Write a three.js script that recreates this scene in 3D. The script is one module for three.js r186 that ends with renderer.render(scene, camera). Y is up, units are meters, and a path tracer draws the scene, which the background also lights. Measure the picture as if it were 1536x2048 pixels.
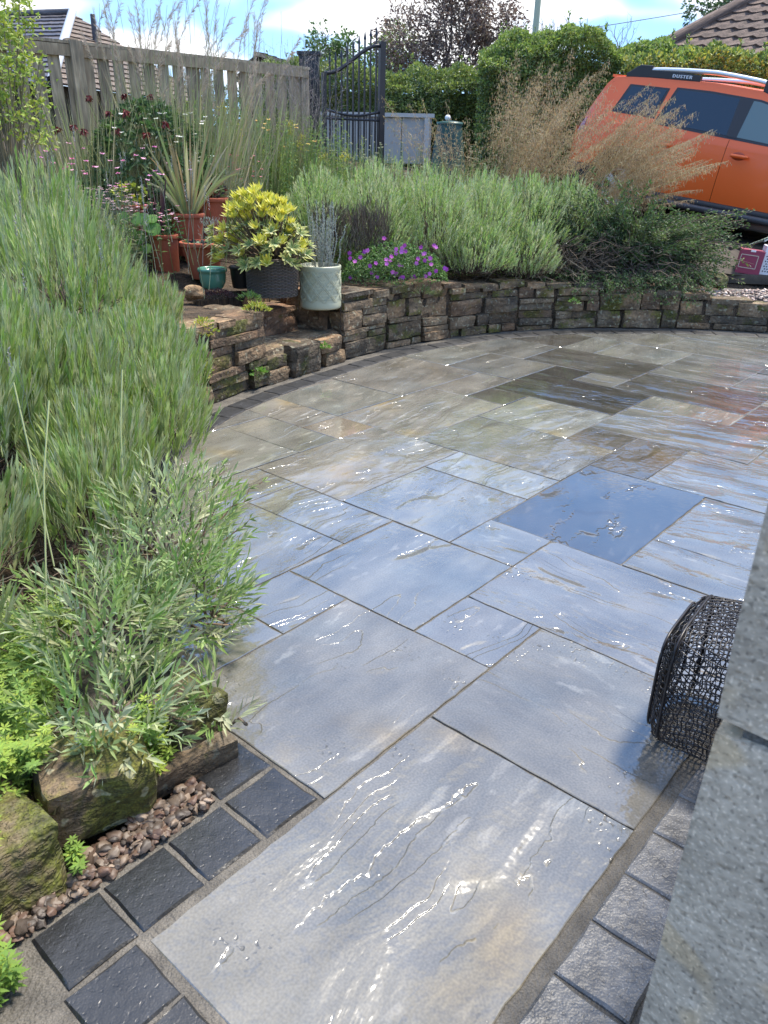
import * as THREE from 'three';
import { mergeGeometries, toCreasedNormals, mergeVertices } from 'three/addons/utils/BufferGeometryUtils.js';
import { FontLoader } from 'three/addons/loaders/FontLoader.js';
import { TextGeometry } from 'three/addons/geometries/TextGeometry.js';

// ---------------------------------------------------------------- camera, sky, sun, exposure
const scene = new THREE.Scene();
const camera = new THREE.PerspectiveCamera(67.58, 0.75, 0.05, 3000);
camera.position.set(0, 1.4154, 0);
camera.rotation.order = 'YXZ';
camera.rotation.set(-0.4283, 0, 0.022);
scene.add(camera);
camera.focus = 4.5;
camera.userData.fStop = 11;

const SUN_AZ = 0.75, SUN_EL = 1.08;            // azimuth to the right of straight ahead, elevation
const SUN = new THREE.Vector3(Math.sin(SUN_AZ) * Math.cos(SUN_EL), Math.sin(SUN_EL), -Math.cos(SUN_AZ) * Math.cos(SUN_EL));
const EXPOSURE = 2.02;

// ---------------------------------------------------------------- random numbers and noise
function rng(seed) { let a = seed >>> 0; return () => { a = (a + 0x6D2B79F5) | 0; let t = Math.imul(a ^ (a >>> 15), 1 | a); t = (t + Math.imul(t ^ (t >>> 7), 61 | t)) ^ t; return ((t ^ (t >>> 14)) >>> 0) / 4294967296; }; }
let R = rng(7);
const rr = (a, b) => a + (b - a) * R();
const pick = (a) => a[Math.floor(R() * a.length)];
const clamp = (x, a = 0, b = 1) => x < a ? a : x > b ? b : x;
const sstep = (a, b, x) => { const t = clamp((x - a) / (b - a)); return t * t * (3 - 2 * t); };
const lerp = (a, b, t) => a + (b - a) * t;
const PERM = new Uint8Array(512); { const r = rng(99); const p = [...Array(256).keys()]; for (let i = 255; i > 0; i--) { const j = Math.floor(r() * (i + 1)); [p[i], p[j]] = [p[j], p[i]]; } for (let i = 0; i < 512; i++) PERM[i] = p[i & 255]; }
const GX = new Float32Array(256), GY = new Float32Array(256); for (let i = 0; i < 256; i++) { GX[i] = Math.cos(i / 256 * Math.PI * 2) * 1.4; GY[i] = Math.sin(i / 256 * Math.PI * 2) * 1.4; }
function n2(x, y, px = 256, py = 256, s = 0) {          // gradient noise, tiling with periods px, py; about -1..1
  const fx = Math.floor(x), fy = Math.floor(y), dx = x - fx, dy = y - fy;
  let x0 = fx % px; if (x0 < 0) x0 += px; let y0 = fy % py; if (y0 < 0) y0 += py;
  const x1 = (x0 + 1) % px, y1 = (y0 + 1) % py;
  const u = dx * dx * dx * (dx * (dx * 6 - 15) + 10), v = dy * dy * dy * (dy * (dy * 6 - 15) + 10);
  const A = PERM[(x0 + s) & 255], B = PERM[(x1 + s) & 255];
  const a = PERM[(A + y0) & 255], b = PERM[(B + y0) & 255], c = PERM[(A + y1) & 255], d = PERM[(B + y1) & 255];
  const ga = GX[a] * dx + GY[a] * dy, gb = GX[b] * (dx - 1) + GY[b] * dy, gc = GX[c] * dx + GY[c] * (dy - 1), gd = GX[d] * (dx - 1) + GY[d] * (dy - 1);
  const p = ga + (gb - ga) * u, q = gc + (gd - gc) * u;
  return p + (q - p) * v;
}
function fbm(x, y, px, py, oct, s = 0, gain = 0.5) { let a = 1, t = 0, n = 0; for (let i = 0; i < oct; i++) { t += a * n2(x, y, px, py, s + i * 17); n += a; a *= gain; x *= 2; y *= 2; px *= 2; py *= 2; } return t / n; }
function n3(x, y, z) { return (n2(x + z * 0.37, y + z * 0.71, 256, 256, 3) + n2(y + 11.3 - x * 0.2, z + x * 0.5 + 4.1, 256, 256, 31) + n2(z - 7.7, x + y * 0.3 + 9.2, 256, 256, 57)) / 1.7; }

// ---------------------------------------------------------------- sky: clear blue with broken white cloud, sun haze
{
  const W = 1280, H = 640, d = new Float32Array(W * H * 4);
  for (let j = 0; j < H; j++) {
    const el = ((j + 0.5) / H - 0.5) * Math.PI, sy = Math.sin(el), cy = Math.cos(el);
    for (let i = 0; i < W; i++) {
      const az = ((i + 0.5) / W - 0.5) * 2 * Math.PI, x = Math.cos(az) * cy, z = Math.sin(az) * cy, o = (j * W + i) * 4;
      const h = Math.max(sy, 0.0), k = Math.pow(1 - h, 3.2);
      let r = lerp(0.17, 0.52, k), g = lerp(0.44, 0.86, k), b = lerp(1.06, 1.24, k);
      const cs = x * SUN.x + sy * SUN.y + z * SUN.z, gl = Math.pow(Math.max(cs, 0), 14) * 0.30 + Math.pow(Math.max(cs, 0), 70) * 0.5;
      r += gl; g += gl * 0.97; b += gl * 0.9;
      if (sy > -0.05) {
        const q = 1 / (Math.max(sy, 0) + 0.10), px = x * q * 0.95 + 40.3, pz = z * q * 0.95 + 17.1;
        let c = fbm(px, pz, 256, 256, 6, 5, 0.55) + 0.35 * n2(px * 0.33 + 3, pz * 0.33 + 8, 256, 256, 71);
        const cov = sstep(-0.02, 0.30, c + 0.05 + 0.10 * Math.max(x, 0) * cy - 0.30 * sstep(0.20, 0.40, sy) + 0.34 * sstep(0.64, 0.88, sy));
        const thick = sstep(0.1, 0.6, c), lit = lerp(1.38, 0.95, thick) * (1 + gl * 0.6) * lerp(0.92, 1, sstep(0, 0.3, sy));
        r = lerp(r, lit * 1.0, cov * 0.93); g = lerp(g, lit * 0.985, cov * 0.93); b = lerp(b, lit * 0.97, cov * 0.93);
      } else { r = 0.25; g = 0.27; b = 0.24; }
      d[o] = r * 0.74; d[o + 1] = g * 0.74; d[o + 2] = b * 0.74; d[o + 3] = 1;
    }
  }
  const t = new THREE.DataTexture(d, W, H, THREE.RGBAFormat, THREE.FloatType);
  t.mapping = THREE.EquirectangularReflectionMapping; t.magFilter = THREE.LinearFilter; t.minFilter = THREE.LinearFilter; t.colorSpace = THREE.LinearSRGBColorSpace; t.needsUpdate = true;
  scene.background = t; scene.environment = t;
}
const sun = new THREE.DirectionalLight(new THREE.Color(1, 0.92, 0.80), 3.7);
sun.position.copy(SUN).multiplyScalar(60); sun.target.position.set(0, 0.5, -6);
sun.castShadow = true; sun.shadow.radius = 16; sun.shadow.mapSize.set(4096, 4096);
Object.assign(sun.shadow.camera, { left: -16, right: 16, top: 20, bottom: -20, near: 1, far: 150 });
scene.add(sun, sun.target);

// ---------------------------------------------------------------- scene helpers
const used = {};
function numbered(name) { const n = used[name] = (used[name] ?? -1) + 1; return n ? `${name}_${String(n).padStart(3, '0')}` : name; }
function thing(name, label, category, group, at = [0, 0, 0]) {
  const o = new THREE.Group(); o.name = numbered(name); o.position.set(...at); o.userData = { label, category }; if (group) o.userData.group = group; scene.add(o); return o;
}
function structure(name, label) { const o = new THREE.Group(); o.name = numbered(name); o.userData = { kind: 'structure', label }; scene.add(o); return o; }
function part(name, geo, mat, parent) { const m = new THREE.Mesh(geo, mat); m.name = name; m.castShadow = m.receiveShadow = true; parent.add(m); return m; }
const V = (x, y, z) => new THREE.Vector3(x, y, z);
const lin = (r, g, b) => new THREE.Color().setRGB(r, g, b);
function std(o) { return new THREE.MeshStandardMaterial({ side: THREE.DoubleSide, ...o }); }
function phys(o) { return new THREE.MeshPhysicalMaterial({ side: THREE.DoubleSide, ...o }); }

// paving axes: u to the right and nearer, v away; one step is one 0.305 m module
const K = 0.305, CU = 1.6203, CV = -1.7081, YAW = 0.7062, CY = Math.cos(YAW), SY = Math.sin(YAW);
const uv2xz = (u, v) => { const a = u * K - CU, b = v * K - CV; return [a * CY + b * SY, a * SY - b * CY]; };

// ---------------------------------------------------------------- textures
function tex(n, f, opt = {}) {                   // f(s, t, out) fills out rgb 0..1 (sRGB for colour maps)
  const w = n, h = opt.h || n, o = [0, 0, 0, 1];
  const d = opt.float ? new Float32Array(w * h * 4) : new Uint8Array(w * h * 4);
  for (let j = 0; j < h; j++) for (let i = 0; i < w; i++) { f(i / w, j / h, o, i, j); const k = (j * w + i) * 4; for (let c = 0; c < 3; c++) d[k + c] = opt.float ? o[c] : clamp(o[c]) * 255; d[k + 3] = opt.float ? 1 : 255; }
  const t = new THREE.DataTexture(d, w, h, THREE.RGBAFormat, opt.float ? THREE.FloatType : THREE.UnsignedByteType);
  t.wrapS = t.wrapT = THREE.RepeatWrapping; t.magFilter = THREE.LinearFilter; t.minFilter = THREE.LinearMipmapLinearFilter; t.generateMipmaps = !opt.float;
  if (opt.float) t.minFilter = THREE.LinearFilter;
  if (opt.color) t.colorSpace = THREE.SRGBColorSpace; if (opt.rep) t.repeat.set(opt.rep, opt.rep); t.needsUpdate = true; return t;
}
// riven sandstone: thin beds broken back in ragged terraces, fine ripple along the bedding, pitted patches
function slabMaps(seed, k) {
  const N = k.N || 1024, Hh = new Float32Array(N * N), E = new Float32Array(N * N), Pt = new Float32Array(N * N);
  for (let j = 0; j < N; j++) for (let i = 0; i < N; i++) {
    const s = i / N, t = j / N, wx = fbm(s * 3, t * 3, 3, 3, 3, seed) * 0.16, wy = fbm(s * 3, t * 3, 3, 3, 3, seed + 40) * 0.10;
    const rag = fbm(s * 9, t * 22, 9, 22, 4, seed + 9), rag2 = n2(s * 60, t * 60, 60, 60, seed + 19);
    const b = fbm((s + wx) * 1, (t + wy * 0.6) * k.across, 1, k.across, 2, seed + 3);
    const L = b * k.beds + rag * 0.24 + rag2 * 0.045 + 20, fl = Math.floor(L), fr = L - fl, m1 = sstep(-0.02, 0.2, fbm(s * 3, t * 5, 3, 5, 2, seed + 60)), jump = sstep(0.93 + 0.04 * n2(s * 7, t * 7, 7, 7, seed + 99), 1.0, fr), st = lerp((L - 20.5) * 0.4, (fl - 20 + jump) * 0.8 + (L - 20.5) * 0.2, m1);
    const rip = fbm(s * 11 + wx * 8, t * 34 + wy * 24, 11, 34, 4, seed + 20) * sstep(-0.25, 0.3, n2(s * 2, t * 3, 2, 3, seed + 50));
    const pm = sstep(0.10, 0.4, fbm(s * 3, t * 3, 3, 3, 3, seed + 77) + k.pits), pit = sstep(0.38, 0.62, n2(s * 90, t * 90, 90, 90, seed + 12)) * pm;
    const o = j * N + i;
    Hh[o] = 0.5 + st * 0.21 + rip * 0.062 * k.rip - pit * 0.06 + fbm(s * 30, t * 30, 30, 30, 3, seed + 2) * 0.036 * k.rough;
    E[o] = sstep(0.95, 0.975, fr) * m1; Pt[o] = pit;
  }
  const height = tex(N, (s, t, o, i, j) => { o[0] = o[1] = o[2] = Hh[j * N + i]; }, { float: true });
  const color = tex(N, (s, t, o, i, j) => {
    const q = j * N + i, a = fbm(s * 3, t * 5, 3, 5, 4, seed + 31), c = fbm(s * 2, t * 2, 2, 2, 4, seed + 88), gr = n2(s * 200, t * 200, 200, 200, seed) * 0.025, st = fbm(s * 4 + a * 0.6, t * 16 + c, 4, 16, 4, seed + 45);
    const mw = sstep(0.12, 0.42, fbm(s * 10 + a, t * 26, 10, 26, 4, seed + 5)) * sstep(-0.1, 0.3, n2(s * 3, t * 3, 3, 3, seed + 83));
    let v = 0.52 + a * 0.15 + st * 0.045 + gr * 2.2 + E[q] * 0.11 + mw * 0.10 - Pt[q] * 0.28;
    const och = sstep(0.12, 0.55, c) * k.ochre, bl = sstep(0.05, 0.5, -c) * 0.03;
    o[0] = v * (1.0 + och * 0.14 - bl); o[1] = v * (0.985 + och * 0.04); o[2] = v * (0.945 - och * 0.15 + bl);
  }, { color: true });
  const rough = tex(N, (s, t, o, i, j) => {
    const q = j * N + i, w = fbm(s * 3, t * 4, 3, 4, 4, seed + 64);
    o[0] = 0; o[1] = clamp(k.r0 + 0.14 * sstep(0.0, 0.5, w) + 0.10 * E[q] + 0.4 * Pt[q] + n2(s * 120, t * 120, 120, 120, seed) * 0.02, 0.03, 0.8); o[2] = 0;
  });
  return { height, color, rough };
}
const SLABMAPS = [
  slabMaps(11, { across: 5, beds: 5.6, pits: -0.06, rip: 1.3, rough: 1.3, ochre: 1.0, r0: 0.12 }),
  slabMaps(57, { N: 768, across: 4, beds: 4.0, pits: -0.26, rip: 0.6, rough: 0.7, ochre: 0.2, r0: 0.06 }),
  slabMaps(123, { across: 7, beds: 4.6, pits: -0.18, rip: 1.7, rough: 0.8, ochre: 0.35, r0: 0.08 }),
  slabMaps(201, { N: 640, across: 3, beds: 1.2, pits: -0.4, rip: 0.12, rough: 0.2, ochre: 0.15, r0: 0.035 }),
];
const slabMatCache = {};
function slabMat(vr, tint) {
  const key = vr + tint.join(); if (slabMatCache[key]) return slabMatCache[key];
  const m = SLABMAPS[vr];
  return slabMatCache[key] = phys({ color: lin(...tint), map: m.color, roughness: 1, roughnessMap: m.rough, bumpMap: m.height, bumpScale: vr === 0 ? 0.021 : 0.022, ior: vr === 0 ? 1.85 : 2.25, specularIntensity: 1, clearcoat: vr === 0 ? 0.3 : 0.45, clearcoatRoughness: 0.05, side: THREE.FrontSide });
}
const mortarBump = tex(512, (s, t, o) => { o[0] = o[1] = o[2] = 0.5 + fbm(s * 60, t * 60, 60, 60, 3, 4) * 0.5 + fbm(s * 12, t * 12, 12, 12, 3, 8) * 0.4; }, { float: true });
const mortarCol = tex(512, (s, t, o) => { const a = fbm(s * 8, t * 8, 8, 8, 4, 14), g = n2(s * 170, t * 170, 170, 170, 3) * 0.09; const v = 0.33 + a * 0.12 + g; o[0] = v * 1.04; o[1] = v * 0.99; o[2] = v * 0.91; }, { color: true });
const mortarMat = std({ map: mortarCol, bumpMap: mortarBump, bumpScale: 0.006, roughness: 0.75 });
const settBump = tex(512, (s, t, o) => { const g = n2(s * 110, t * 110, 110, 110, 5), c = fbm(s * 18, t * 18, 18, 18, 4, 9); o[0] = o[1] = o[2] = 0.5 + g * 0.14 + c * 0.6 - sstep(0.35, 0.6, n2(s * 44, t * 44, 44, 44, 21)) * 0.3; }, { float: true });
const settCol = tex(512, (s, t, o) => { const a = fbm(s * 6, t * 6, 6, 6, 4, 19), sp = sstep(0.46, 0.6, n2(s * 130, t * 130, 130, 130, 33)) * 0.34, v = 0.60 + a * 0.3 + sp; o[0] = v * 0.98; o[1] = v; o[2] = v * 1.02; }, { color: true });
const settMats = [[0.028, 0.029, 0.032], [0.04, 0.04, 0.043], [0.022, 0.023, 0.026], [0.05, 0.047, 0.046]].map(c => phys({ color: lin(...c), map: settCol, bumpMap: settBump, bumpScale: 0.0014, roughness: 0.36, ior: 1.6, clearcoat: 0.4, clearcoatRoughness: 0.16, side: THREE.FrontSide }));
const ringSettMats = [[0.05, 0.05, 0.054], [0.066, 0.065, 0.068], [0.04, 0.04, 0.043]].map(c => phys({ color: lin(...c), map: settCol, bumpMap: settBump, bumpScale: 0.003, roughness: 0.6, side: THREE.FrontSide }));
const rimSettMats = [[0.36, 0.33, 0.30], [0.42, 0.385, 0.35], [0.31, 0.29, 0.27]].map(c => phys({ color: lin(...c), map: settCol, bumpMap: settBump, bumpScale: 0.0022, roughness: 0.42, ior: 1.55, clearcoat: 0.15, clearcoatRoughness: 0.15, side: THREE.FrontSide }));
const stoneBump = tex(768, (s, t, o) => { const b = fbm(s * 6, t * 22, 6, 22, 5, 5), c = fbm(s * 30, t * 30, 30, 30, 4, 9), L = b * 5 + c * 0.6 + 10, f = L - Math.floor(L); o[0] = o[1] = o[2] = 0.5 + b * 0.35 + c * 0.28 + sstep(0.85, 1, f) * 0.12; }, { float: true });
function stoneTex(seed, moss, lich) {
  return tex(768, (s, t, o) => {
    const a = fbm(s * 5, t * 9, 5, 9, 5, seed), c = fbm(s * 3, t * 3, 3, 3, 4, seed + 7), g = n2(s * 190, t * 190, 190, 190, seed) * 0.06, d = fbm(s * 40, t * 40, 40, 40, 3, seed + 3);
    let v = 0.46 + a * 0.30 + g + d * 0.12; let r = v * (1.10 + c * 0.12), gg = v * 0.98, b = v * (0.82 - c * 0.10);
    const m = sstep(0.02, 0.40, fbm(s * 4, t * 4, 4, 4, 5, seed + 21) + moss + d * 0.25) * 0.85; const mv = 0.34 + d * 0.22 + g * 2;
    r = lerp(r, mv * 0.98, m); gg = lerp(gg, mv * 1.05, m); b = lerp(b, mv * 0.34, m);
    const l = sstep(0.40, 0.52, n2(s * 26, t * 26, 26, 26, seed + 50) + 0.3 * d + lich); r = lerp(r, 0.72, l * 0.7); gg = lerp(gg, 0.73, l * 0.7); b = lerp(b, 0.66, l * 0.7);
    o[0] = r; o[1] = gg; o[2] = b;
  }, { color: true });
}
const stoneTexA = stoneTex(3, -0.18, -0.02), stoneTexB = stoneTex(44, 0.06, -0.05);
const stoneMats = [[0.56, 0.52, 0.46], [0.76, 0.70, 0.61], [0.42, 0.40, 0.37], [0.84, 0.73, 0.61], [0.60, 0.49, 0.41]].flatMap(c => [stoneTexA, stoneTexB].map(m => std({ color: lin(...c), map: m, bumpMap: stoneBump, bumpScale: 0.030, roughness: 0.82 })));
const mossStone = stoneTex(91, 0.30, -0.3);
const mossStoneMat = std({ color: lin(0.62, 0.62, 0.5), map: mossStone, bumpMap: stoneBump, bumpScale: 0.035, roughness: 0.7 });
const paleStoneMat = std({ color: lin(1.0, 0.88, 0.74), map: stoneTexA, bumpMap: stoneBump, bumpScale: 0.03, roughness: 0.85 });
const soilCol = tex(512, (s, t, o) => { const a = fbm(s * 10, t * 10, 10, 10, 5, 71), g = n2(s * 120, t * 120, 120, 120, 8) * 0.1, v = 0.22 + a * 0.14 + g; o[0] = v * 1.22; o[1] = v; o[2] = v * 0.76; }, { color: true });
const soilBump = tex(512, (s, t, o) => { o[0] = o[1] = o[2] = 0.5 + fbm(s * 24, t * 24, 24, 24, 5, 31) * 0.8; }, { float: true });
const soilMat = std({ map: soilCol, bumpMap: soilBump, bumpScale: 0.03, roughness: 0.95 });

// ---------------------------------------------------------------- mesh builder
class MB {
  constructor() { this.p = []; this.c = []; this.t = []; this.i = []; }
  v(x, y, z, c, u = 0, w = 0) { this.p.push(x, y, z); this.c.push(c[0], c[1], c[2]); this.t.push(u, w); return this.p.length / 3 - 1; }
  tri(a, b, c) { this.i.push(a, b, c); }
  quad(a, b, c, d) { this.i.push(a, b, c, a, c, d); }
  leaf(o, d, sx, L, W, droop, c, fold = 0.25) {     // pointed leaf: diamond folded along its midrib
    const nx = d[1] * sx[2] - d[2] * sx[1], ny = d[2] * sx[0] - d[0] * sx[2], nz = d[0] * sx[1] - d[1] * sx[0], h = W / 2, f = W * fold, m = L * 0.48;
    const mx = o[0] + d[0] * m, my = o[1] + d[1] * m - droop * L * 0.2, mz = o[2] + d[2] * m;
    const a = this.v(o[0], o[1], o[2], c), b = this.v(mx - sx[0] * h + nx * f, my - sx[1] * h + ny * f, mz - sx[2] * h + nz * f, c), e = this.v(o[0] + d[0] * L, o[1] + d[1] * L - droop * L, o[2] + d[2] * L, c), g = this.v(mx + sx[0] * h + nx * f, my + sx[1] * h + ny * f, mz + sx[2] * h + nz * f, c);
    this.tri(a, b, e); this.tri(a, e, g);
  }
  blade(o, d, sx, L, W, droop, n, c, c2 = c) {       // strap leaf or grass blade bending under its weight
    let [x, y, z] = o, dx = d[0], dy = d[1], dz = d[2], l = -1, r = -1; const st = L / n;
    for (let k = 0; k <= n; k++) {
      const t = k / n, w = W * 0.5 * (t < 0.5 ? 0.55 + 0.9 * t : 1 - Math.pow((t - 0.5) * 2, 1.6) * 0.96), cc = t < 0.5 ? c : c2;
      const a = this.v(x - sx[0] * w, y - sx[1] * w, z - sx[2] * w, cc), b = this.v(x + sx[0] * w, y + sx[1] * w, z + sx[2] * w, cc);
      if (k) this.quad(l, r, b, a); l = a; r = b;
      x += dx * st; y += dy * st; z += dz * st; dy -= droop * st / L * (0.4 + 1.2 * t); const q = 1 / Math.hypot(dx, dy, dz); dx *= q; dy *= q; dz *= q;
    }
    return [x, y, z];
  }
  tube(pts, r0, r1, sides, c) {
    let prev = null; const n = pts.length;
    for (let k = 0; k < n; k++) {
      const a = pts[Math.max(k - 1, 0)], b = pts[Math.min(k + 1, n - 1)]; let dx = b[0] - a[0], dy = b[1] - a[1], dz = b[2] - a[2]; const q = 1 / (Math.hypot(dx, dy, dz) || 1); dx *= q; dy *= q; dz *= q;
      let ax, ay, az; if (Math.abs(dy) < 0.9) { ax = -dz; ay = 0; az = dx; } else { ax = 0; ay = dz; az = -dy; } const m = 1 / Math.hypot(ax, ay, az); ax *= m; ay *= m; az *= m;
      const bx = dy * az - dz * ay, by = dz * ax - dx * az, bz = dx * ay - dy * ax, r = lerp(r0, r1, k / (n - 1)), ring = [];
      for (let s = 0; s < sides; s++) { const t = s / sides * Math.PI * 2, cs = Math.cos(t) * r, sn = Math.sin(t) * r; ring.push(this.v(pts[k][0] + ax * cs + bx * sn, pts[k][1] + ay * cs + by * sn, pts[k][2] + az * cs + bz * sn, c, s / sides, k * 0.1)); }
      if (prev) for (let s = 0; s < sides; s++) this.quad(prev[s], prev[(s + 1) % sides], ring[(s + 1) % sides], ring[s]);
      prev = ring;
    }
  }
  geo() { const g = new THREE.BufferGeometry(); g.setAttribute('position', new THREE.Float32BufferAttribute(this.p, 3)); g.setAttribute('color', new THREE.Float32BufferAttribute(this.c, 3)); g.setAttribute('uv', new THREE.Float32BufferAttribute(this.t, 2)); g.setIndex(this.i); g.computeVertexNormals(); return g; }
  get n() { return this.i.length / 3; }
}
const norm = (v) => { const q = 1 / (Math.hypot(v[0], v[1], v[2]) || 1); return [v[0] * q, v[1] * q, v[2] * q]; };
const cross = (a, b) => [a[1] * b[2] - a[2] * b[1], a[2] * b[0] - a[0] * b[2], a[0] * b[1] - a[1] * b[0]];
const addv = (a, b, k = 1) => [a[0] + b[0] * k, a[1] + b[1] * k, a[2] + b[2] * k];
const rdir = () => { const z = rr(-1, 1), t = rr(0, 6.283), q = Math.sqrt(1 - z * z); return [q * Math.cos(t), z, q * Math.sin(t)]; };
const sideOf = (d) => { const s = cross(d, rdir()); return norm(s); };
const tintv = (c, a = 0.2, hue = 0.1) => { const m = 1 + rr(-a, a); return [c[0] * m * (1 + rr(-hue, hue)), c[1] * m, c[2] * m * (1 + rr(-hue, hue))]; };
// box-mapped uv in metres from position and normal
function boxUV(g, s = 1, ou = 0, ov = 0) { const p = g.attributes.position, n = g.attributes.normal, a = new Float32Array(p.count * 2); for (let i = 0; i < p.count; i++) { const x = Math.abs(n.getX(i)), y = Math.abs(n.getY(i)), z = Math.abs(n.getZ(i)); let u, v; if (y >= x && y >= z) { u = p.getX(i); v = p.getZ(i); } else if (x > z) { u = p.getZ(i); v = p.getY(i); } else { u = p.getX(i); v = p.getY(i); } a[i * 2] = u * s + ou; a[i * 2 + 1] = v * s + ov; } g.setAttribute('uv', new THREE.BufferAttribute(a, 2)); return g; }
// rough quarried stone of given size, centred, with worn corners
function stoneGeo(w, h, d, wob = 0.10, seg = [5, 4, 3], rk = 0.16) {
  let g = new THREE.BoxGeometry(w, h, d, ...seg); g.deleteAttribute('uv'); g.deleteAttribute('normal'); g = mergeVertices(g, 1e-4);
  const p = g.attributes.position, s = rr(0, 100), m = Math.min(w, h, d), rc = m * rk;
  for (let i = 0; i < p.count; i++) {
    let x = p.getX(i), y = p.getY(i), z = p.getZ(i);
    const ex = Math.max(Math.abs(x) - (w / 2 - rc), 0), ey = Math.max(Math.abs(y) - (h / 2 - rc), 0), ez = Math.max(Math.abs(z) - (d / 2 - rc), 0), e = Math.hypot(ex, ey, ez);
    if (e > rc) { const k = rc / e; x = Math.sign(x) * (Math.abs(x) - ex + ex * k); y = Math.sign(y) * (Math.abs(y) - ey + ey * k); z = Math.sign(z) * (Math.abs(z) - ez + ez * k); }
    const a = n3(x * 9 + s, y * 9, z * 9) * wob * m + n3(x * 24 + s, y * 24, z * 24 + s) * wob * m * 0.5, b = n3(x * 9, y * 9 + s, z * 9 + 5) * wob * m, c = n3(x * 9 + 3, y * 9, z * 9 + s) * wob * m * 1.6 + n3(x * 26, y * 26 + s, z * 26) * wob * m * 0.6;
    p.setXYZ(i, x + a, y + b, z + c);
  }
  g = toCreasedNormals(g, 0.6); return boxUV(g, 1.1, rr(0, 1), rr(0, 1));
}
// ---------------------------------------------------------------- the patio's curved edge, as plan points (x, distance ahead)
const ringCurve = new THREE.CatmullRomCurve3([[-0.47, 1.62], [-0.70, 2.1], [-0.90, 2.7], [-1.03, 3.3], [-1.06, 3.85], [-0.98, 4.25], [-0.82, 4.68], [-0.64, 5.02], [-0.44, 5.33], [-0.23, 5.65], [0.02, 6.0], [0.32, 6.34], [0.63, 6.62], [1.0, 6.88], [1.37, 7.06], [1.76, 7.18], [2.25, 7.26], [2.72, 7.29], [3.2, 7.27], [3.6, 7.2], [4.3, 7.0], [5.2, 6.5], [6.2, 5.6]].map(([x, f]) => V(x, 0, -f)), false, 'centripetal');
ringCurve.arcLengthDivisions = 600;
const RL = ringCurve.getLength();
function ringAt(s, off = 0) { const t = clamp(s / RL), p = ringCurve.getPointAt(t), d = ringCurve.getTangentAt(t); return { x: p.x + d.z * off, z: p.z - d.x * off, dx: d.x, dz: d.z, nx: d.z, nz: -d.x }; }   // positive off = outward
{ const a = ringAt(RL * 0.5, 0), b = ringAt(RL * 0.5, 1); if (Math.hypot(b.x - 3, b.z + 3.4) < Math.hypot(a.x - 3, a.z + 3.4)) throw new Error('ring normal points in'); }
const RING = []; for (let k = 0; k <= 300; k++) { const q = ringAt(RL * k / 300); RING.push([q.x, q.z, q.nx, q.nz, RL * k / 300]); }
function ringNear(x, z) { let b = 1e9, n = null; for (const q of RING) { const d = (q[0] - x) ** 2 + (q[1] - z) ** 2; if (d < b) { b = d; n = q; } } return { d: (x - n[0]) * n[2] + (z - n[1]) * n[3], s: n[4] }; }
const sOfX = (x) => { let b = RING[0]; for (const q of RING) if (-q[1] > 4.2 && Math.abs(q[0] - x) < Math.abs(b[0] - x)) b = q; return b[4]; };
const WALL_OFF = 0.24;
function interp(t, x) { if (x <= t[0][0]) return t[0][1]; for (let i = 1; i < t.length; i++) if (x <= t[i][0]) return lerp(t[i - 1][1], t[i][1], (x - t[i - 1][0]) / (t[i][0] - t[i - 1][0])); return t[t.length - 1][1]; }
const sA = sOfX(-0.62), sB = sOfX(-0.12), S0 = 2.1;
const wallTopTable = [[0, 0.2], [1.2, 0.32], [2.2, 0.45], [sA - 0.9, 0.53], [sA, 0.51], [sB, 0.55], [sOfX(1.0), 0.47], [sOfX(1.95), 0.42], [sOfX(3.0), 0.33], [sOfX(3.67), 0.26], [RL, 0.2]];
const wallTop = (s) => interp(wallTopTable, s);

// ---------------------------------------------------------------- ground: rises behind the wall towards the drive and fence
const driveY = (x, z) => 0.68 - 0.103 * (clamp(x, 1.5, 7) - 3.75) + 0.0855 * (Math.min(-z, 12) - 9.9) - 0.25 * Math.max(0, 9.2 + z);
const drivePlane = (x, z) => { const f = Math.min(-z, 12); return lerp(0.82 - 0.13 * (clamp(x, -2.2, 6) - 2.75) + 0.12 * (f - 10.3), driveY(x, z), sstep(1.5, 2.7, x)); };
function flat(x, z) { const q = ringNear(x, z); return q.s > 0.02 && q.s < RL - 0.02 ? q.d < (q.s > sA + 0.02 && q.s < sB - 0.02 ? 0.86 : WALL_OFF + 0.12) : q.s < 1 ? (x + 0.47) * 0.761 - (-z - 1.62) * 0.649 > -0.16 : true; }
function groundY(x, z) {
  const q = ringNear(x, z); let d = q.d - WALL_OFF;
  if (q.s < 0.02) d = -((x + 0.47) * 0.761 - (-z - 1.62) * 0.649) - 0.04;
  let y = Math.min(drivePlane(x, z), wallTop(q.s) - 0.03 + 0.28 * Math.max(0, d - 0.9));
  return Math.max(y, 0.12);
}
function groundAt(x, z) {
  const q = ringNear(x, z);
  if (q.s > 0.02 && q.s < 2.3) return lerp(-0.06, groundY(x, z), sstep(WALL_OFF - 0.06, WALL_OFF + 0.42, q.d));   // earth bank where no wall is laid
  return flat(x, z) ? -0.06 : groundY(x, z);
}
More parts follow.
